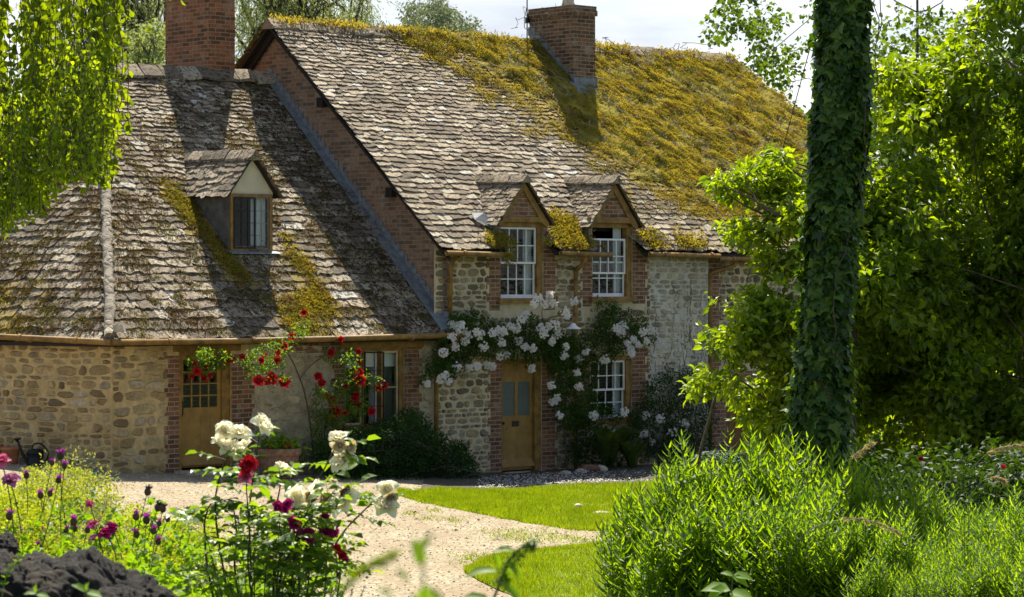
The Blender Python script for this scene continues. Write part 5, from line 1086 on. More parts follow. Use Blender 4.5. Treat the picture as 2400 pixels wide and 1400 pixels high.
# fern
def fern(px_,py_,v,n,L,name,label,seed,mat='l_fern'):
    g=np.random.default_rng(seed); b=onwall(np.array([px_*1.]),np.array([py_*1.]),np.array([v]))[0]; b[2]=float(gz(b[0],b[1])); m=M(); ms=M()
    for i in range(n):
        ph=g.uniform(0,2*math.pi); o=np.array([math.cos(ph),math.sin(ph),0]); s=np.linspace(0,1,22)[:,None]; ln=L*g.uniform(.7,1.1); sp=g.uniform(.25,.6); p=b+o*ln*sp*s**1.3+np.array([0,0,1])*ln*(s-.32*s**2.4); ms.tube(p[::3],.005,4,False)
        tg=nrm(np.gradient(p,axis=0)); sd=nrm(np.cross(tg,[0,0,1.])); w=.17*ln*np.sin(np.pi*(s[:,0]*.85+.12))**.8
        for sg in (-1,1): addleaves(m,p[2:],(sd*sg+tg*.35)[2:],np.cross(sd,tg)[2:]*-1+[0,0,.2],w[2:],.05*ln,'lance')
    t=thing(name,label,'fern',b); obj('frond',m,MT[mat],t); obj('stalk',ms,MT['stem'],t)
fern(1425,1115,-.75,26,1.15,'fern','large arching fern beside the wall under the lower window',1)
fern(1480,1110,-1.0,16,.8,'fern','smaller fern at the right of the large one by the wall',2)
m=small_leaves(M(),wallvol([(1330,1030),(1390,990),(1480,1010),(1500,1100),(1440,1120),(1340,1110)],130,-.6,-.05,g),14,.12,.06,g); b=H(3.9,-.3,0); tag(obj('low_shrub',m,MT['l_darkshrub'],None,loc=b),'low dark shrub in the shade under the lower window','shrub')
# glaucous leaves by the brown door
m=M(); ms=M(); b=P(1700,1080,47.5); b[2]=float(gz(b[0],b[1])); n=16
for i in range(n):
    ph=g.uniform(0,6.28); p=smooth_path([b,b+np.array([math.cos(ph)*.15,math.sin(ph)*.15,.35]),b+np.array([math.cos(ph)*.35,math.sin(ph)*.35,.55]),b+np.array([math.cos(ph)*.6,math.sin(ph)*.6,.42])],12); tg=nrm(np.gradient(p,axis=0)); sd=nrm(np.cross(tg,[0,0,1.])); ms.tube(p,.012,5,False)
    for sg in (-1,1): addleaves(m,p[2:],(sd*sg+tg*.4)[2:],np.tile([0,0,1.],(10,1)),.16*np.sin(np.linspace(.6,2.8,10)),.09,'lance')
t=thing('artichoke_plant','grey blue leaved artichoke plant before the brown door','plant',b); obj('leaf',m,MT['l_blue'],t); obj('leaf_rib',ms,MT['l_blue'],t)

# --- pots, can, stones
def pot(name,label,px_,Y,prof,mat,cat='planter',soil=None,leaves=None):
    X=(px_-CX)/F*Y; b=np.array([X,Y,float(gz(X,Y))]); t=thing(name,label,cat,b); obj('pot',M().lathe(prof,b,30),MT[mat],t,smooth=True)
    if soil: obj('compost',M().lathe([(0,soil[1]),(soil[0],soil[1])],b,20),MT['soil'],t)
    return t,b
t,b=pot('planter','wide weathered terracotta bowl with strawberry leaves before the wing wall',652,45.4,[(0,0),(.24,0),(.27,.03),(.33,.25),(.345,.36),(.335,.37),(.37,.385),(.385,.42),(.385,.49),(.37,.505),(.34,.5),(.335,.44),(.30,.3)],'terra_old',soil=(.335,.45))
c=b+np.array([0,0,.56])+g.normal(size=(70,3))*[.17,.17,.09]; obj('foliage',small_leaves(M(),c,9,.08,.07,g,.8),MT['l_nettle'],t); m=M(); 
for i in range(6): m.merge(*(lambda q:(np.concatenate(q.V),q.order))(M().lathe([(0,-.02),(.018,-.01),(.02,.01),(.0,.025)],b+[g.uniform(-.25,.25),-.3,.5+g.uniform(-.02,.08)],8)))
obj('strawberry',m,MT['p_red'],t,smooth=True)
fp=[(0,0),(.105,0),(.115,.02),(.15,.22),(.155,.225),(.17,.23),(.175,.28),(.16,.285),(.15,.27),(.145,.2)]
pot('flower_pot','plain terracotta flower pot beside the black watering can',24,44.55,fp,'terra','flower pot',(.14,.24)); pot('flower_pot','second terracotta flower pot cut by the left edge of the photo',-16,44.9,fp,'terra','flower pot',(.14,.24))
X=(83-CX)/F*44.5; b=np.array([X,44.5,float(gz(X,44.5))]); t=thing('watering_can','black watering can with a raised round rose, standing by the left wall','watering can',b)
m=M(); m.lathe([(0,0),(.135,0),(.14,.02),(.14,.09),(.135,.1),(.135,.2),(.142,.21),(.142,.23),(.13,.24),(.12,.27),(.09,.28),(.085,.26)],b,24); obj('can_body',m,MT['dark'],t,smooth=True)
m=M(); m.tube([b+[-.12,0,.06],b+[-.2,0,.18],b+[-.27,0,.36],b+[-.29,0,.42]],[.035,.025,.017,.015],8); m.lathe([(0,.0),(.015,0),(.055,.045),(.05,.055),(0,.06)],b+[-.30,0,.40],14); obj('spout',m,MT['dark'],t,smooth=True)
m=M(); m.tube(smooth_path([b+[-.06,0,.26],b+[-.02,0,.36],b+[.10,0,.36],b+[.2,0,.24],b+[.19,0,.12],b+[.135,0,.08]],18),.014,7); obj('handle',m,MT['dark'],t,smooth=True)
def rock(name,label,c,r,mat,seed,cat='stone',n=24,amp=.35,fs=3.,par=None,group=None):
    th_=np.linspace(0,math.pi,n)[:,None];ph=np.linspace(0,2*math.pi,2*n,endpoint=False)[None]; d=np.stack([np.sin(th_)*np.cos(ph),np.sin(th_)*np.sin(ph),np.cos(th_)*np.ones_like(ph)],-1).reshape(-1,3)
    k=1+amp*2*(fbm(d[:,0]*fs+seed*3.3+20,d[:,1]*fs+20,d[:,2]*fs+20,1.,5)-.5); q=np.round(fbm(d[:,0]*2+seed+20,d[:,1]*2+20,d[:,2]*2+20,1.,2)*6)/6; k=k+amp*.3*(q-.5)+amp*.45*(np.abs(fbm(d[:,0]*fs*3+seed+40,d[:,1]*fs*3+40,d[:,2]*fs*3+40,1.,4)-.5)*2)**1.0-amp*.15
    V=np.asarray(c)+d*k[:,None]*np.asarray(r); i=(np.arange(n-1)[:,None]*2*n);j=np.arange(2*n)[None];j2=(j+1)%(2*n); f=np.stack([i+j,i+j2,i+2*n+j2,i+2*n+j],-1).reshape(-1,4)
    o=obj(name,M().add(V,[f]),MT[mat],par,smooth=True,loc=None if par else c)
    if not par: tag(o,label,cat,group)
    return o
for i,(x,y,s,lab,mt) in enumerate(((1382,1118,.17,'largest reddish stone in the little pile right of the front door','brick'),(1362,1122,.10,'dark low stone at the left of the little pile by the fern','bone'),(1405,1122,.13,'pale stone at the right of the little pile by the fern','bone'),(1325,1112,.085,'small white stone at the foot of the middle downpipe','bone'),(1300,1118,.075,'small dark stone just left of the downpipe foot','brick'),(1390,1128,.09,'front pale stone of the little pile by the fern','bone'))):
    c=onwall(np.array([x*1.]),np.array([y*1.]),np.array([-.9]))[0]; c[2]=float(gz(c[0],c[1]))+s*.45; rock('garden_stone',lab,c,np.array([s*1.2,s,s*.6]),mt,i+2,n=10,amp=.3)
c=ghit(1355,1197); rock('puffball','small round white puffball in the sunlit lawn',[c[0],c[1],c[2]+.06],np.array([.07,.07,.05]),'bone',9,'mushroom',10,.08)
c=ghit(1411,1208); rock('garden_stone','flat pale stone lying in the lawn right of the puffball',[c[0],c[1],c[2]+.03],np.array([.16,.12,.035]),'bone',12,'stone',10,.2)
c=ghit(220,1112); c[2]=float(gz(c[0],c[1])); m=M(); m.lathe([(0,0.01),(.06,0.01),(.08,.06),(.075,.065),(.055,.02),(0,.02)],c,12); tag(obj('saucer',m,MT['teal'],None,smooth=True,loc=c),'small teal dish on the gravel at the foot of the left wall','dish')

# --- wires
t=thing('stay_wire','slanting dark stay wire with an insulator in front of the mossy roof','wire',P(1655,1010,41)); m=M(); a=P(1655,1010,41);b=P(1940,-40,41); m.tube([a+(b-a)*k for k in np.linspace(0,1,10)],.0075,6); obj('wire',m,MT['stem_dark'],t); q=lambda k:a+(b-a)*k; m=M(); m.tube([q(.895),q(.90),q(.925),q(.93)],[.02,.055,.055,.02],10); m.tube([q(.93),q(.955)],.03,8); obj('insulator',m,paint('brown_insulator',(.09,.05,.035),.35),t,smooth=True)
m=M(); m.tube([q(-.3),q(.05),q(.10)],[.03,.026,.02],8); obj('guard_tube',m,MT['bark'],t,smooth=True)
a=P(2000,-45,30);b=H(1.36,-.12,4.70); s=np.linspace(0,1,24)[:,None]; p=a*(1-s)+b*s-np.array([0,0,.35])*(4*s*(1-s)); m=M().tube(p,.005,5); tag(obj('overhead_cable',m,MT['stem_dark'],None,loc=a),'thin service cable running down to the left dormer','cable')

# --- tall willowherb clumps on the right
def stemplants(seed,ns,h,rad,Ll=.10,den=46,mat='l_gold'):
    g=np.random.default_rng(seed); ml=M();ms=M()
    for i in range(ns):
        a=g.uniform(0,6.28);r=rad*math.sqrt(g.random()); b=np.array([r*math.cos(a),r*math.sin(a),-.1]); hh=h*g.uniform(.72,1.05)*(1-.18*(r/rad)); ln=np.array([b[0]*.35+g.normal()*.07,b[1]*.3+g.normal()*.07,0]); s=np.linspace(0,1,9)[:,None]; p=b+np.array([0,0,1])*hh*s+ln*s**2; ms.tube(p,np.linspace(.005,.002,9),4,False)
        k=den; q=np.linspace(.34,1,k)**.85; c=np.stack([np.interp(q,s[:,0],p[:,j]) for j in range(3)],-1); ph=np.arange(k)*2.4+a; o=np.stack([np.cos(ph),np.sin(ph),0*ph],-1); up=.15+.75*q**2
        D=o+np.array([0,0,1])*up[:,None]+g.normal(size=(k,3))*.15; L=Ll*np.interp(q,[.1,.5,.85,1],[.8,1.1,.9,.35])*g.uniform(.75,1.2,k); addleaves(ml,c,D,np.cross(np.cross(o,[0,0,1.]),D)*-1+[0,0,.01],L,L*.185,'lance')
    return ml,ms
protos=[stemplants(200+i,36,1.6,.34,.165,50) for i in range(5)]
PL=[(1535,1090,22,.7),(1565,1060,21.6,.9),(1605,1030,21.2,1),(1655,1008,21,1),(1715,1045,21,1),(1770,1005,21,1),(1830,995,20.8,1),(1890,1010,20.5,1),(1945,1045,20,1),(2090,1052,20,.8),(2150,1085,19.5,.8),(2275,1150,17.5,.9),(2340,1150,17,1),(2405,1130,16.5,1),(2030,1110,20.5,.7),
 (1590,1170,20,.8),(1640,1120,19.6,1),(1720,1130,19.5,1),(1800,1110,19.5,1),(1880,1120,19,1),(1960,1150,18.6,1),(2050,1150,18.4,.9),(2130,1170,18,.9),(2200,1250,15,.9),(2300,1210,14.6,1),(2390,1180,14.4,1),
 (2150,1300,13.6,.9),(2240,1290,13.2,1),(2330,1270,13,1),(2410,1260,12.8,1),(2060,1250,16.6,.8)]
NR0=15;NR1=26
first={}
rows_={0:'back row',1:'middle row',2:'front row'}
for i,(x,y,Y,w) in enumerate(PL):
    X=(x-CX)/F*Y; z=float(gz(X,Y)); zt=CH-(y-HY)/F*Y; hgt=max(.5,zt-z); k=i%5; row=0 if i<NR0 else 1 if i<NR1 else 2
    lab='willowherb clump at %d%% of the width and %d%% down, %s'%(round(x/24),round(y/14),'')
    ref=('left of' if x<1700 else 'below' if x<2100 else 'right of')
    if k not in first:
        t=thing('willowherb_clump','x','tall plant',(0,0,0),'tall green willowherb on the right bank'); obj('foliage',protos[k][0],MT['l_gold'],t); obj('stem',protos[k][1],MT['stem'],t); first[k]=t
    else: t=copy_tree(first[k])
    t.location=(X,Y,z); t.rotation_euler=(0,0,i*1.7); t.scale=(hgt/1.6*1.08*(.7+.3*w),)*3
    order=['first','second','third','fourth','fifth','sixth','seventh','eighth','ninth','tenth','eleventh','twelfth','thirteenth','fourteenth','fifteenth','sixteenth']
    idx=sorted([p[0] for p in (PL[:NR0] if row==0 else PL[NR0:NR1] if row==1 else PL[NR1:])]).index(x)
    t['label']='tall leafy willowherb clump, %s from the left in the %s of the right bank'%(order[idx],rows_[row])
# thin bare-legged stems at the left edge, seed heads, poppies
def single(name,label,cat,px_,ytop,Y,seed,den=40,Ll=.09,rad=.05,ns=2):
    X=(px_-CX)/F*Y; z=float(gz(X,Y)); zt=CH-(ytop-HY)/F*Y; a,b=stemplants(seed,ns,zt-z,rad,Ll,den); t=thing(name,label,cat,(0,0,0)); obj('foliage',a,MT['l_gold'],t);obj('stem',b,MT['stem'],t); t.location=(X,Y,z); return t
single('willowherb_clump','thin straggling willowherb stem standing apart at the left edge of the bank','tall plant',1447,1120,20.5,301,24,.07,.07,3)
def seedhead(label,pts,Y,seed):
    g=np.random.default_rng(seed); p=smooth_path([P(x,y,Y) for x,y in pts],26); b=np.array([p[0][0],Y,float(gz(p[0][0],Y))]); p=np.vstack([b,p]); t=thing('grass_seed_head',label,'grass',b,'grass seed heads'); m=M().tube(p,np.linspace(.0025,.001,len(p)),4,False); obj('stalk',m,MT['stem'],t)
    q=p[-12:]; q=np.repeat(q,9,0)+g.normal(size=(108,3))*.004; tg=np.repeat(nrm(np.gradient(p[-12:],axis=0)),9,0); m=addleaves(M(),q,tg+g.normal(size=q.shape)*.35+[0,0,-.3],rdir(108,g),g.uniform(.02,.045,108),.006,'lance'); obj('seed_head',m,MT['l_dry'],t)
seedhead('long drooping pale grass seed head arching right near the right edge',[(2260,1120),(2290,1085),(2330,1055),(2395,1040)],14,1)
seedhead('pale grass seed head curling left among the tall green stems',[(1990,1180),(1970,1100),(2010,1065),(2040,1040)],15,2)
seedhead('low pale grass seed head drooping in front of the dark hollow',[(1850,1300),(1900,1240),(2010,1215),(2100,1245)],14,3)
seedhead('upright dry seed head left of the second grass tuft',[(2270,1170),(2300,1130),(2330,1120),(2350,1125)],15,4)
g=np.random.default_rng(120)
for x,y,lab,mt in ((2158,1077,'single red poppy glowing in the shade behind the green stems','p_red'),(2352,1096,'small orange red poppy near the right edge','p_red')):
    Y=19.; c=P(x,y,Y); b=np.array([c[0],Y,float(gz(c[0],Y))]); t=thing('poppy',lab,'flower',b,'red poppies'); obj('flower',bloom(c,[0,-.6,.8],.036,g),MT[mt],t,smooth=True); obj('stem',M().tube(curve(b,c,[.03,0,0],8),.002,4,False),MT['stem'],t)
# rough grass on the bank
m=M(); n=7000; X=g.uniform(.6,5.2,n);Y=g.uniform(10,26,n); C=np.stack([X,Y,gz(X,Y)],-1); addleaves(m,C,np.stack([g.normal(size=n)*.5,g.normal(size=n)*.5,np.ones(n)],-1),np.tile([0,-1,.3],(n,1)),g.uniform(.05,.14,n),.008,'blade'); tag(obj('bank_grass',m,MT['l_grass'],None),label='rough grass growing under the tall stems of the right bank',kind='stuff')
# broad leaved sapling at the bottom
def sapling(name,label,stem,Y,leafs,mat,seed,cat='plant',stemmat='stem',Lm=1.,r=.003):
    g=np.random.default_rng(seed); p=smooth_path([P(x,y,Y) for x,y in stem],16); b=np.array([p[0][0],Y,float(gz(p[0][0],Y))-.02]); 
    if p[0][2]>b[2]+.05: p=np.vstack([b,p])
    t=thing(name,label,cat,b); obj('stem',M().tube(p,np.linspace(r*1.4,r*.6,len(p)),6),MT[stemmat],t,smooth=True)
    for (x,y,dx,dy,L) in leafs:
        c=P(x,y,Y+g.normal()*.01); d=np.array([dx,g.normal()*.2,-dy],float); m=addleaves(M(),c[None],d[None],np.array([[g.normal()*.3,-.5,.9]]),np.array([L/F*Y]),np.array([L/F*Y*.62*Lm]),'oval8'); obj('leaf',m,MT[mat],t,smooth=True)
    return t
sapling('bramble_shoot','bright broad leaved shoot poking up at the bottom of the right bank',[(1700,1560),(1705,1450),(1712,1400),(1720,1345)],8.,[(1712,1385,-1,-.1,70),(1705,1378,-.8,.4,60),(1715,1390,.2,1,55),(1718,1350,1,.1,50),(1716,1352,.8,.4,45),(1718,1350,-.6,-.2,30),(1710,1392,.9,.1,60),(1712,1388,.8,.5,50),(1700,1400,-.9,.5,55)],'l_nettle',1,Lm=1.15)

# --- foreground left: border
g=np.random.default_rng(140)
PF=[(-60,1150),(60,1130),(120,1160),(170,1190),(200,1215),(270,1235),(330,1270),(420,1245),(470,1270),(500,1330),(520,1440),(-60,1440)]
c=volume(PF,1250,9.6,12.,g,lambda x,y:.2+1.2*sstep(.35,.6,fbm(x,y,3,.02))); m=M(); n=c.shape[0]*64; rr=.05; C=c.repeat(64,0)+rdir(n,g)*rr*g.random((n,1))**.5*[1,1,.6]; addleaves(m,C,rdir(n,g)+[0,0,.3],rdir(n,g)+[0,0,.6],g.uniform(.008,.014,n),.011,'quad')
tag(obj('ladys_mantle',m,MT['l_lime'],None),label='frothy lime yellow lady\'s mantle flowers filling the border behind the dark rocks',kind='stuff')
c=volume([(-60,1190),(200,1230),(450,1270),(560,1300),(620,1250),(700,1240),(760,1290),(800,1340),(780,1420),(-60,1460)],420,8.8,11.5,g); m=cloud(M(),c,16,.05,.035,.75,'oval',.1,.7,.9,g)
tag(obj('border_foliage',m,MT['l_nettle'],None),label='light green ground cover leaves under the roses and along the border',kind='stuff')
c=volume([(130,1070),(190,1080),(250,1180),(240,1240),(100,1200),(40,1130)],90,10.5,12.,g); m=cloud(M(),c,26,.045,.016,.4,'lance',-.3,1,.5,g); b=P(150,1400,11); tag(obj('catmint_clump',m,leafmat('grey_green_leaf',[(.14,.17,.08),(.22,.25,.12),(.3,.32,.2)],.35),None,loc=b),'airy grey green herb with tiny pale flowers at the left of the border','plant')
c=volume([(190,1190),(240,1200),(250,1260),(180,1250)],40,10.5,11.5,g)
m=cloud(M(),c,20,.04,.02,.3,'lance',-.3,1,.5,g); tag(obj('lavender_clump',m,leafmat('lavender_leaf',[(.10,.12,.10),(.2,.2,.22)],.3),None,loc=P(215,1400,11)),'thin grey lavender tuft left of the red poppies','plant')
# knapweeds: one plant per head
KW_=[(142,1068,200,1150),(122,1085,60,1400),(151,1092,150,1400),(137,1126,60,1420),(117,1157,40,1400),(95,1161,60,1400),(22,1210,20,1400),(173,1223,160,1400),(155,1243,150,1400),(175,1240,180,1400),(319,1211,300,1280),(343,1219,340,1300),(393,1217,330,1290),(373,1227,360,1330),(360,1245,350,1340),(320,1252,310,1360),(371,1270,350,1360),(348,1281,330,1380),(205,1243,200,1400),(238,1240,220,1400),(260,1246,250,1400),(92,1282,90,1420),(62,1115,60,1300),(252,1262,250,1400)]
labs=['tallest purple knapweed head, upper left of the border','purple knapweed head just below and left of the tallest one','purple knapweed head right below the tallest one','purple knapweed head halfway down the left cluster','dark purple knapweed head leaning left in the left cluster','small dark knapweed head at the far left of the left cluster','dark knapweed head under the mauve poppy at the left edge','leftmost of the knapweeds beside the coral poppy','knapweed head low beside the lavender tuft','knapweed head tucked against the lavender tuft','leftmost upright knapweed in the group before the gravel','second upright knapweed in the group before the gravel','rightmost tall knapweed in the group before the gravel','small knapweed just below the rightmost tall one','knapweed head in the middle of the group before the gravel','low left knapweed of the group before the gravel','large purple knapweed low in the group before the gravel','lowest knapweed of the group before the gravel','knapweed head under the pink poppies, left one','knapweed head under the pink poppies, middle one','knapweed head under the pink poppies, right one','dark knapweed head right above the big dark rock','mauve knapweed bud above the mauve poppy','knapweed head above the edge of the big dark rock']
def knap(x,y,bx_,by_,lab,i,Y=None,brown=False):
    g=np.random.default_rng(400+i); Y=Y or g.uniform(9.6,10.6); c=P(x,y,Y); b=P(bx_,by_,Y); b[2]=float(gz(b[0],Y)) if by_>1000 else b[2]; t=thing('knapweed',lab,'flower',b,'knapweed flowers'); p=smooth_path([b,b*.4+c*.6+np.array([g.normal()*.012,0,.01]),c],14); obj('stem',M().tube(p,.0015,4,False),MT['stem'],t)
    ax=nrm(p[-1]-p[-3]); m=M(); s=.0115*g.uniform(.85,1.2); m.lathe([(0,-s*1.2),(s*.7,-s*.9),(s,-.1*s),(s*.8,s*.7),(s*.5,s)],c,10); obj('calyx',m,MT['bud'],t,smooth=True)
    n=34; d=nrm(ax+rdir(n,g)*.85); obj('flower',addleaves(M(),c+ax*s*.5+0*d,d,rdir(n,g),s*g.uniform(1.2,2.,n),s*.3,'lance'),MT['bud' if brown else 'p_purple'],t)
for i,((x,y,bx_,by_),lab) in enumerate(zip(KW_,labs)): knap(x,y,bx_,by_,lab,i)
knap(346,1153,270,1300,'lone brown knapweed seed head standing against the gravel',50,brown=True); knap(370,1190,325,1300,'left of the two brown seed heads against the gravel',51,brown=True); knap(382,1193,327,1300,'right of the two brown seed heads against the gravel',52,brown=True)
for x,y,s,mt,lab,Y in ((4,1082,.05,'p_pink','coral pink poppy cut by the left edge',9.),(24,1128,.055,'p_mauve','large mauve poppy with drooping petals at the left edge',9.),(210,1183,.03,'p_pink','small coral poppy above the border before the gravel',10.),(219,1232,.042,'p_pink','coral red poppy among the knapweeds',10.),(250,1250,.05,'p_magenta','magenta poppy at the right of the coral red one',10.),(262,1236,.04,'p_magenta','upper magenta bloom beside the knapweeds',10.),(45,1246,.035,'p_mauve','faded mauve poppy low at the left',10.),(220,1262,.035,'p_mauve','faded mauve poppy under the coral red one',10.),(95,1240,.03,'p_pink','pale pink poppy above the big rock',10.)):
    c=P(x,y,Y); b=np.array([c[0]+.02,Y,float(gz(c[0],Y))]); t=thing('poppy',lab,'flower',b,'garden poppies in the border'); obj('flower',bloom(c,[g.normal()*.3,-.5,.6],s*1.0,g),MT[mt],t,smooth=True); obj('stem',M().tube(curve(b,c,[.03,0,0],8),.002,4,False),MT['stem'],t)
# dark rocks
for i,(x,y,Y,r,lab) in enumerate(((190,1490,6.6,(.20,.2,.19),'big dark craggy rock at the bottom left'),(20,1450,6.4,(.15,.18,.15),'dark pitted rock at the left edge beside the big one'),(315,1488,6.5,(.14,.14,.13),'lower dark rock at the right shoulder of the big one'),(405,1490,6.4,(.11,.12,.08),'small low dark rock at the right end of the row'),(0,1300,7.4,(.06,.08,.06),'small dark rock above the left edge rock'),(105,1425,6.9,(.13,.15,.12),'dark rock wedged between the left edge rock and the big one'))):
    rock('border_rock',lab,P(x,y,Y),np.array(r),'rock',i+3,'rock',90,.30,2.0,group='dark rocks edging the border')
m=M(); bb=P(200,1500,6.7); gzv=float(gz(bb[0],6.7))
rock('border_rock','buried dark rock base carrying the row of rocks',[bb[0],6.9,gzv+.05],np.array([.5,.4,.35]),'rock',31,'rock',40,.3,2.2)
# sprigs in front of the rocks
sapling('nettle_sprig','light green sprig in front of the big dark rock',[(205,1480),(204,1440),(203,1410),(202,1380)],5.2,[(203,1390,1,.1,45),(203,1388,-.8,-.5,40),(203,1385,.2,-1,22),(203,1400,-.4,.9,40),(204,1398,.8,.6,35)],'l_nettle',3)
sapling('nettle_sprig','light green sprig at the bottom edge left of the other',[(90,1490),(90,1450),(88,1420),(85,1390)],5.2,[(85,1395,1,.1,34),(85,1392,-.9,-.1,30),(85,1390,-.1,-1,22),(85,1402,-.5,.8,34),(88,1400,.7,.5,36)],'l_nettle',4)
m=M(); p=smooth_path([P(x,y,6.1) for x,y in ((5,1400),(15,1350),(45,1310),(60,1275),(55,1260))],14); gg=[]; 
for q in p[2:]:
    for k in range(6): gg.append(q)
gg=np.array(gg); a_=np.arange(len(gg))*1.05; D=np.stack([np.cos(a_),np.sin(a_)*.4,.5+.3*np.sin(a_)],-1); addleaves(m,gg,D,rdir(len(gg),g),.013,.0035,'lance'); m.tube(p,.001,4,False); tag(obj('cleavers',m,MT['l_nettle'],None,loc=[p[0][0],6.1,float(gz(p[0][0],6.1))]),'thin pale cleavers stem creeping over the left dark rock','plant')

# --- the white and magenta rose bushes
def compound(m,ms,p,d,L,g):
    """a rose leaf: stalk with five leaflets"""
    d=nrm(d); up=np.array([0,0,1.]); s=nrm(np.cross(d,up)); e=p+d*L; mid=p+d*L*.5-up*L*.03; ms.tube([p,mid,e-up*L*.12],.0009,4,False)
    C=[];D=[];S=[]
    for f,sd in ((.45,-1),(.45,1),(.75,-1),(.75,1),(1,0)):
        C.append(p+d*L*f-up*L*.12*f*f); D.append(d*(1 if sd==0 else .45)+s*sd*.9-up*.25+g.normal(size=3)*.12); S.append((.48 if sd==0 else .42)*L)
    C=np.array(C);D=np.array(D);S=np.array(S)*g.uniform(.85,1.15); addleaves(m,C,D,np.tile(up,(5,1))+g.normal(size=(5,3))*.35,S,S*.66,'oval8')
def cane(m,ms,p,g,dens=1.,L=.105,start=.25):
    n=len(p)
    for i in range(int(n*start),n-1):
        if g.random()<dens:
            ph=g.uniform(0,6.28); d=np.array([math.cos(ph),math.sin(ph)*.7,g.uniform(-.1,.5)]); compound(m,ms,p[i],d,L*g.uniform(.7,1.15),g)
g=np.random.default_rng(160); Y0=9.; b=P(620,1880,Y0); b[2]=float(gz(b[0],Y0)); t=thing('white_rose_bush','cream white rose bush on long leafy canes in the foreground','rose bush',b); m=M();ml=M()
WR=[((535,1400),(505,1200),(518,1110),(540,1060),[(527,1012,1,'w'),(560,1018,1,'w'),(545,1055,1,'w'),(513,1045,1,'w'),(577,1052,1.05,'w'),(548,1070,1,'w')]),
 ((590,1400),(585,1200),(598,1090),(608,1020),[(612,1000,1.1,'w')]),((640,1400),(640,1240),(655,1150),(661,1115),[(662,1103,.95,'w')]),
 ((700,1400),(690,1240),(760,1100),(785,1050),[(797,1042,1.,'c'),(788,1028,.75,'w'),(813,1050,1.,'c'),(806,1085,1.3,'w')]),((680,1400),(700,1260),(745,1195),(780,1155),[(792,1132,.8,'c'),(803,1152,.8,'b'),(814,1166,1.,'w'),(806,1184,1.15,'w')]),
 ((650,1420),(690,1270),(720,1200),(738,1170),[(745,1154,1.2,'w'),(728,1162,.7,'b'),(758,1168,1.,'c')]),((640,1400),(650,1290),(680,1210),(696,1185),[(697,1170,1.15,'w')]),
 ((720,1420),(790,1270),(850,1200),(895,1162),[(908,1148,.95,'w'),(912,1165,.95,'c'),(905,1192,1.2,'w'),(890,1182,.9,'w')]),((560,1400),(555,1260),(550,1210),(548,1195),[(548,1183,.7,'g')]),((500,1400),(480,1250),(485,1200),(495,1180),[])]
flw=[]
for base_,p1,p2,p3,fl in WR:
    dY=g.uniform(-.25,.25); p=smooth_path([b+[g.normal()*.05,g.normal()*.05,0],P(*base_,Y0+dY*.5),P(*p1,Y0+dY),P(*p2,Y0+dY),P(*p3,Y0+dY)],34); m.tube(p,np.linspace(.005,.0022,34),6); cane(ml,m,p,g,.55,.115,.25)
    for x,y,s,k in fl:
        c=P(x,y,Y0+dY+g.normal()*.02); m.tube(curve(p[-1],c,[0,0,-.004],5),.0015,4,False); flw.append((c,s,k))
for c,s,k in flw:
    if k=='g': mt='p_cream';op=.7
    else: mt={'w':'p_white','c':'p_cream','b':'p_brown'}[k];op=1. if k=='w' else .75
    f=obj('flower',bloom(c,[g.normal()*.5,-.55+g.normal()*.3,.55 if k=='w' else -.2],.065*s*(1 if k=='w' else .85),g,open_=op),MT[mt],t,smooth=True)
    if k in 'cb': f['label']='wilted browning rose'
obj('cane',m,MT['stem_dark'],t,smooth=True); obj('foliage',ml,MT['l_rose'],t)
# lower leafy mass of the bush
Y1=8.8; b=P(680,1880,Y1); b[2]=float(gz(b[0],Y1)); t=thing('magenta_rose_bush','magenta rose bush tangled with the white one in the foreground','rose bush',b); m=M();ml=M()
MR=[((590,1400),(585,1250),(578,1150),(578,1110),[(583,1088,.72,'r'),(573,1098,.6,'r'),(577,1118,.7,'p')]),((650,1400),(660,1290),(655,1230),(655,1205),[(650,1190,.55,'m'),(665,1193,.5,'m'),(676,1182,.5,'m')]),((700,1400),(695,1320),(690,1270),(690,1245),[(690,1230,.7,'m'),(684,1222,.5,'m')]),((720,1400),(725,1320),(718,1285),(715,1270),[(717,1255,.8,'m'),(722,1262,.6,'m')]),
 ((760,1400),(765,1320),(768,1280),(768,1255),[(772,1243,.9,'m'),(763,1232,.7,'m'),(760,1215,.5,'m'),(780,1250,.6,'m')]),((790,1400),(790,1350),(790,1320),(788,1300),[(788,1288,.5,'r'),(803,1303,.4,'r'),(806,1310,.4,'m')]),((650,1400),(645,1340),(642,1320),(640,1305),[(636,1300,.5,'p'),(655,1292,.5,'m')])]
for base_,p1,p2,p3,fl in MR:
    dY=g.uniform(-.15,.25); p=smooth_path([b+[g.normal()*.05,g.normal()*.05,0],P(*base_,Y1+dY*.5),P(*p1,Y1+dY),P(*p2,Y1+dY),P(*p3,Y1+dY)],30); m.tube(p,np.linspace(.004,.0018,30),6); cane(ml,m,p,g,.6,.10,.3)
    for x,y,s,k in fl:
        c=P(x,y,Y1+dY); obj('flower',bloom(c,[g.normal()*.5,-.6,.4],.066*s,g),MT[{'r':'p_red','m':'p_magenta','p':'p_pink'}[k]],t,smooth=True)
for i in range(22):
    x=g.uniform(430,800);y=g.uniform(1190,1400)+max(0,abs(x-620)-120)*.35; p=smooth_path([b+[g.normal()*.06,0,0],P(620+(x-620)*.5,1500,Y1),P(x,y,Y1+g.uniform(-.3,.4))],16); m.tube(p,np.linspace(.003,.0012,16),5,False); cane(ml,m,p,g,.7,.085,.5)
obj('cane',m,MT['stem_dark'],t,smooth=True); obj('foliage',ml,leafmat('magenta_rose_leaf',[(.06,.13,.015),(.12,.21,.015),(.20,.30,.02)],.5,.35,spec=.5),t)
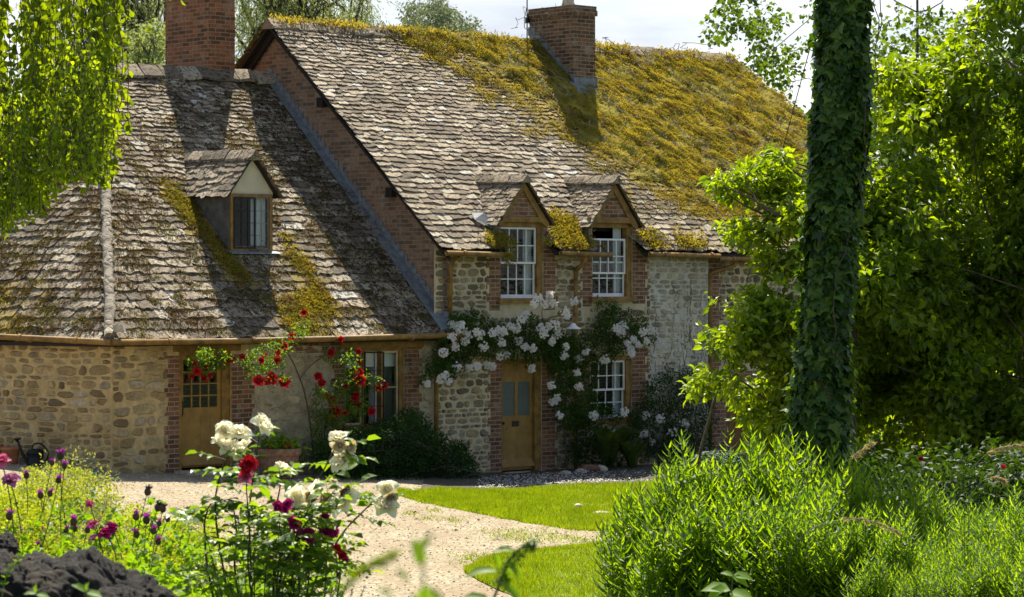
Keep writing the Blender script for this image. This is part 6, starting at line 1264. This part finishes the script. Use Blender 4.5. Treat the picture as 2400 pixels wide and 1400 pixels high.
# lavender spikes at the bottom
m=M();ms=M()
for x,y,dx in ((782,1355,14),(790,1385,18),(838,1385,16),(815,1395,10),(770,1390,8),(760,1372,10),(800,1370,16)):
    a=P(x-dx*2,y+140,8.6);c=P(x+dx,y-8,8.6); p=curve(a,c,[0,0,.01],14); ms.tube(p,.001,4,False); q=np.repeat(p[-5:],8,0); addleaves(m,q,rdir(len(q),g)+[.2,0,.7],rdir(len(q),g),.008,.003,'lance')
t=thing('lavender_plant','dark lavender spikes at the bottom edge right of the rose bushes','plant',[P(760,1500,8.6)[0],8.6,float(gz(-.6,8.6))]); obj('flower',m,leafmat('lavender_flower',[(.06,.05,.09),(.12,.10,.16)],.2),t); obj('stem',ms,MT['stem'],t)

# --- out-of-focus plants close to the lens
sapling('seedling_shoot','blurred green shoot close to the lens at the bottom centre',[(990,1700),(992,1500),(995,1400),(985,1270)],1.55,[(990,1330,-.3,-1,75),(985,1310,.4,-1,70),(998,1380,.8,.6,60),(1000,1370,-.2,1,80),(990,1400,-.8,.5,60),(955,1365,-.6,-.8,45),(1015,1390,.2,.9,70),(925,1400,-.6,-.3,50)],'l_nettle',7,'plant',Lm=.8,r=.0012)
g=np.random.default_rng(180); Y=1.7; p=smooth_path([P(x,y,Y) for x,y in ((700,1560),(760,1450),(820,1365),(870,1325),(915,1306))],24); b=np.array([p[0][0],Y,float(gz(p[0][0],Y))]); t=thing('grass_plume','blurred green grass plume arching close to the lens','grass',b); obj('stalk',M().tube(np.vstack([b,p]),.0006,4,False),MT['stem'],t); q=np.repeat(p[-14:],16,0); q=q+g.normal(size=q.shape)*.0012; obj('seed_head',addleaves(M(),q,np.repeat(nrm(np.gradient(p,axis=0))[-14:],16,0)+g.normal(size=q.shape)*.4,rdir(len(q),g),.007,.0011,'lance'),MT['l_grass'],t)
t=sapling('dock_stem','slightly blurred drooping stem with seed tassels and pale leaves at the bottom centre',[(1140,1600),(1150,1440),(1170,1370),(1195,1310),(1235,1275)],4.,[(1165,1340,-1,.05,80),(1168,1335,-.2,-1,50),(1190,1315,.5,.9,70),(1200,1310,-.2,.9,60),(1170,1365,.8,.8,90),(1150,1410,-1,-.2,75),(1205,1292,-.9,-.1,50),(1225,1285,.9,-.5,40),(1180,1330,.3,1,50)],'l_nettle',8,'plant',Lm=.75,r=.0022)
m=M(); p=smooth_path([P(x,y,4.) for x,y in ((1170,1360),(1195,1310),(1235,1275),(1250,1268))],30); q=np.repeat(p,9,0); q=q+g.normal(size=q.shape)*[.004,.004,.004]+[0,0,-.004]; addleaves(m,q,rdir(len(q),g)+[0,0,-.9],rdir(len(q),g),g.uniform(.004,.010,len(q)),.004,'oval'); obj('seed_tassel',m,MT['l_ivy'],t)
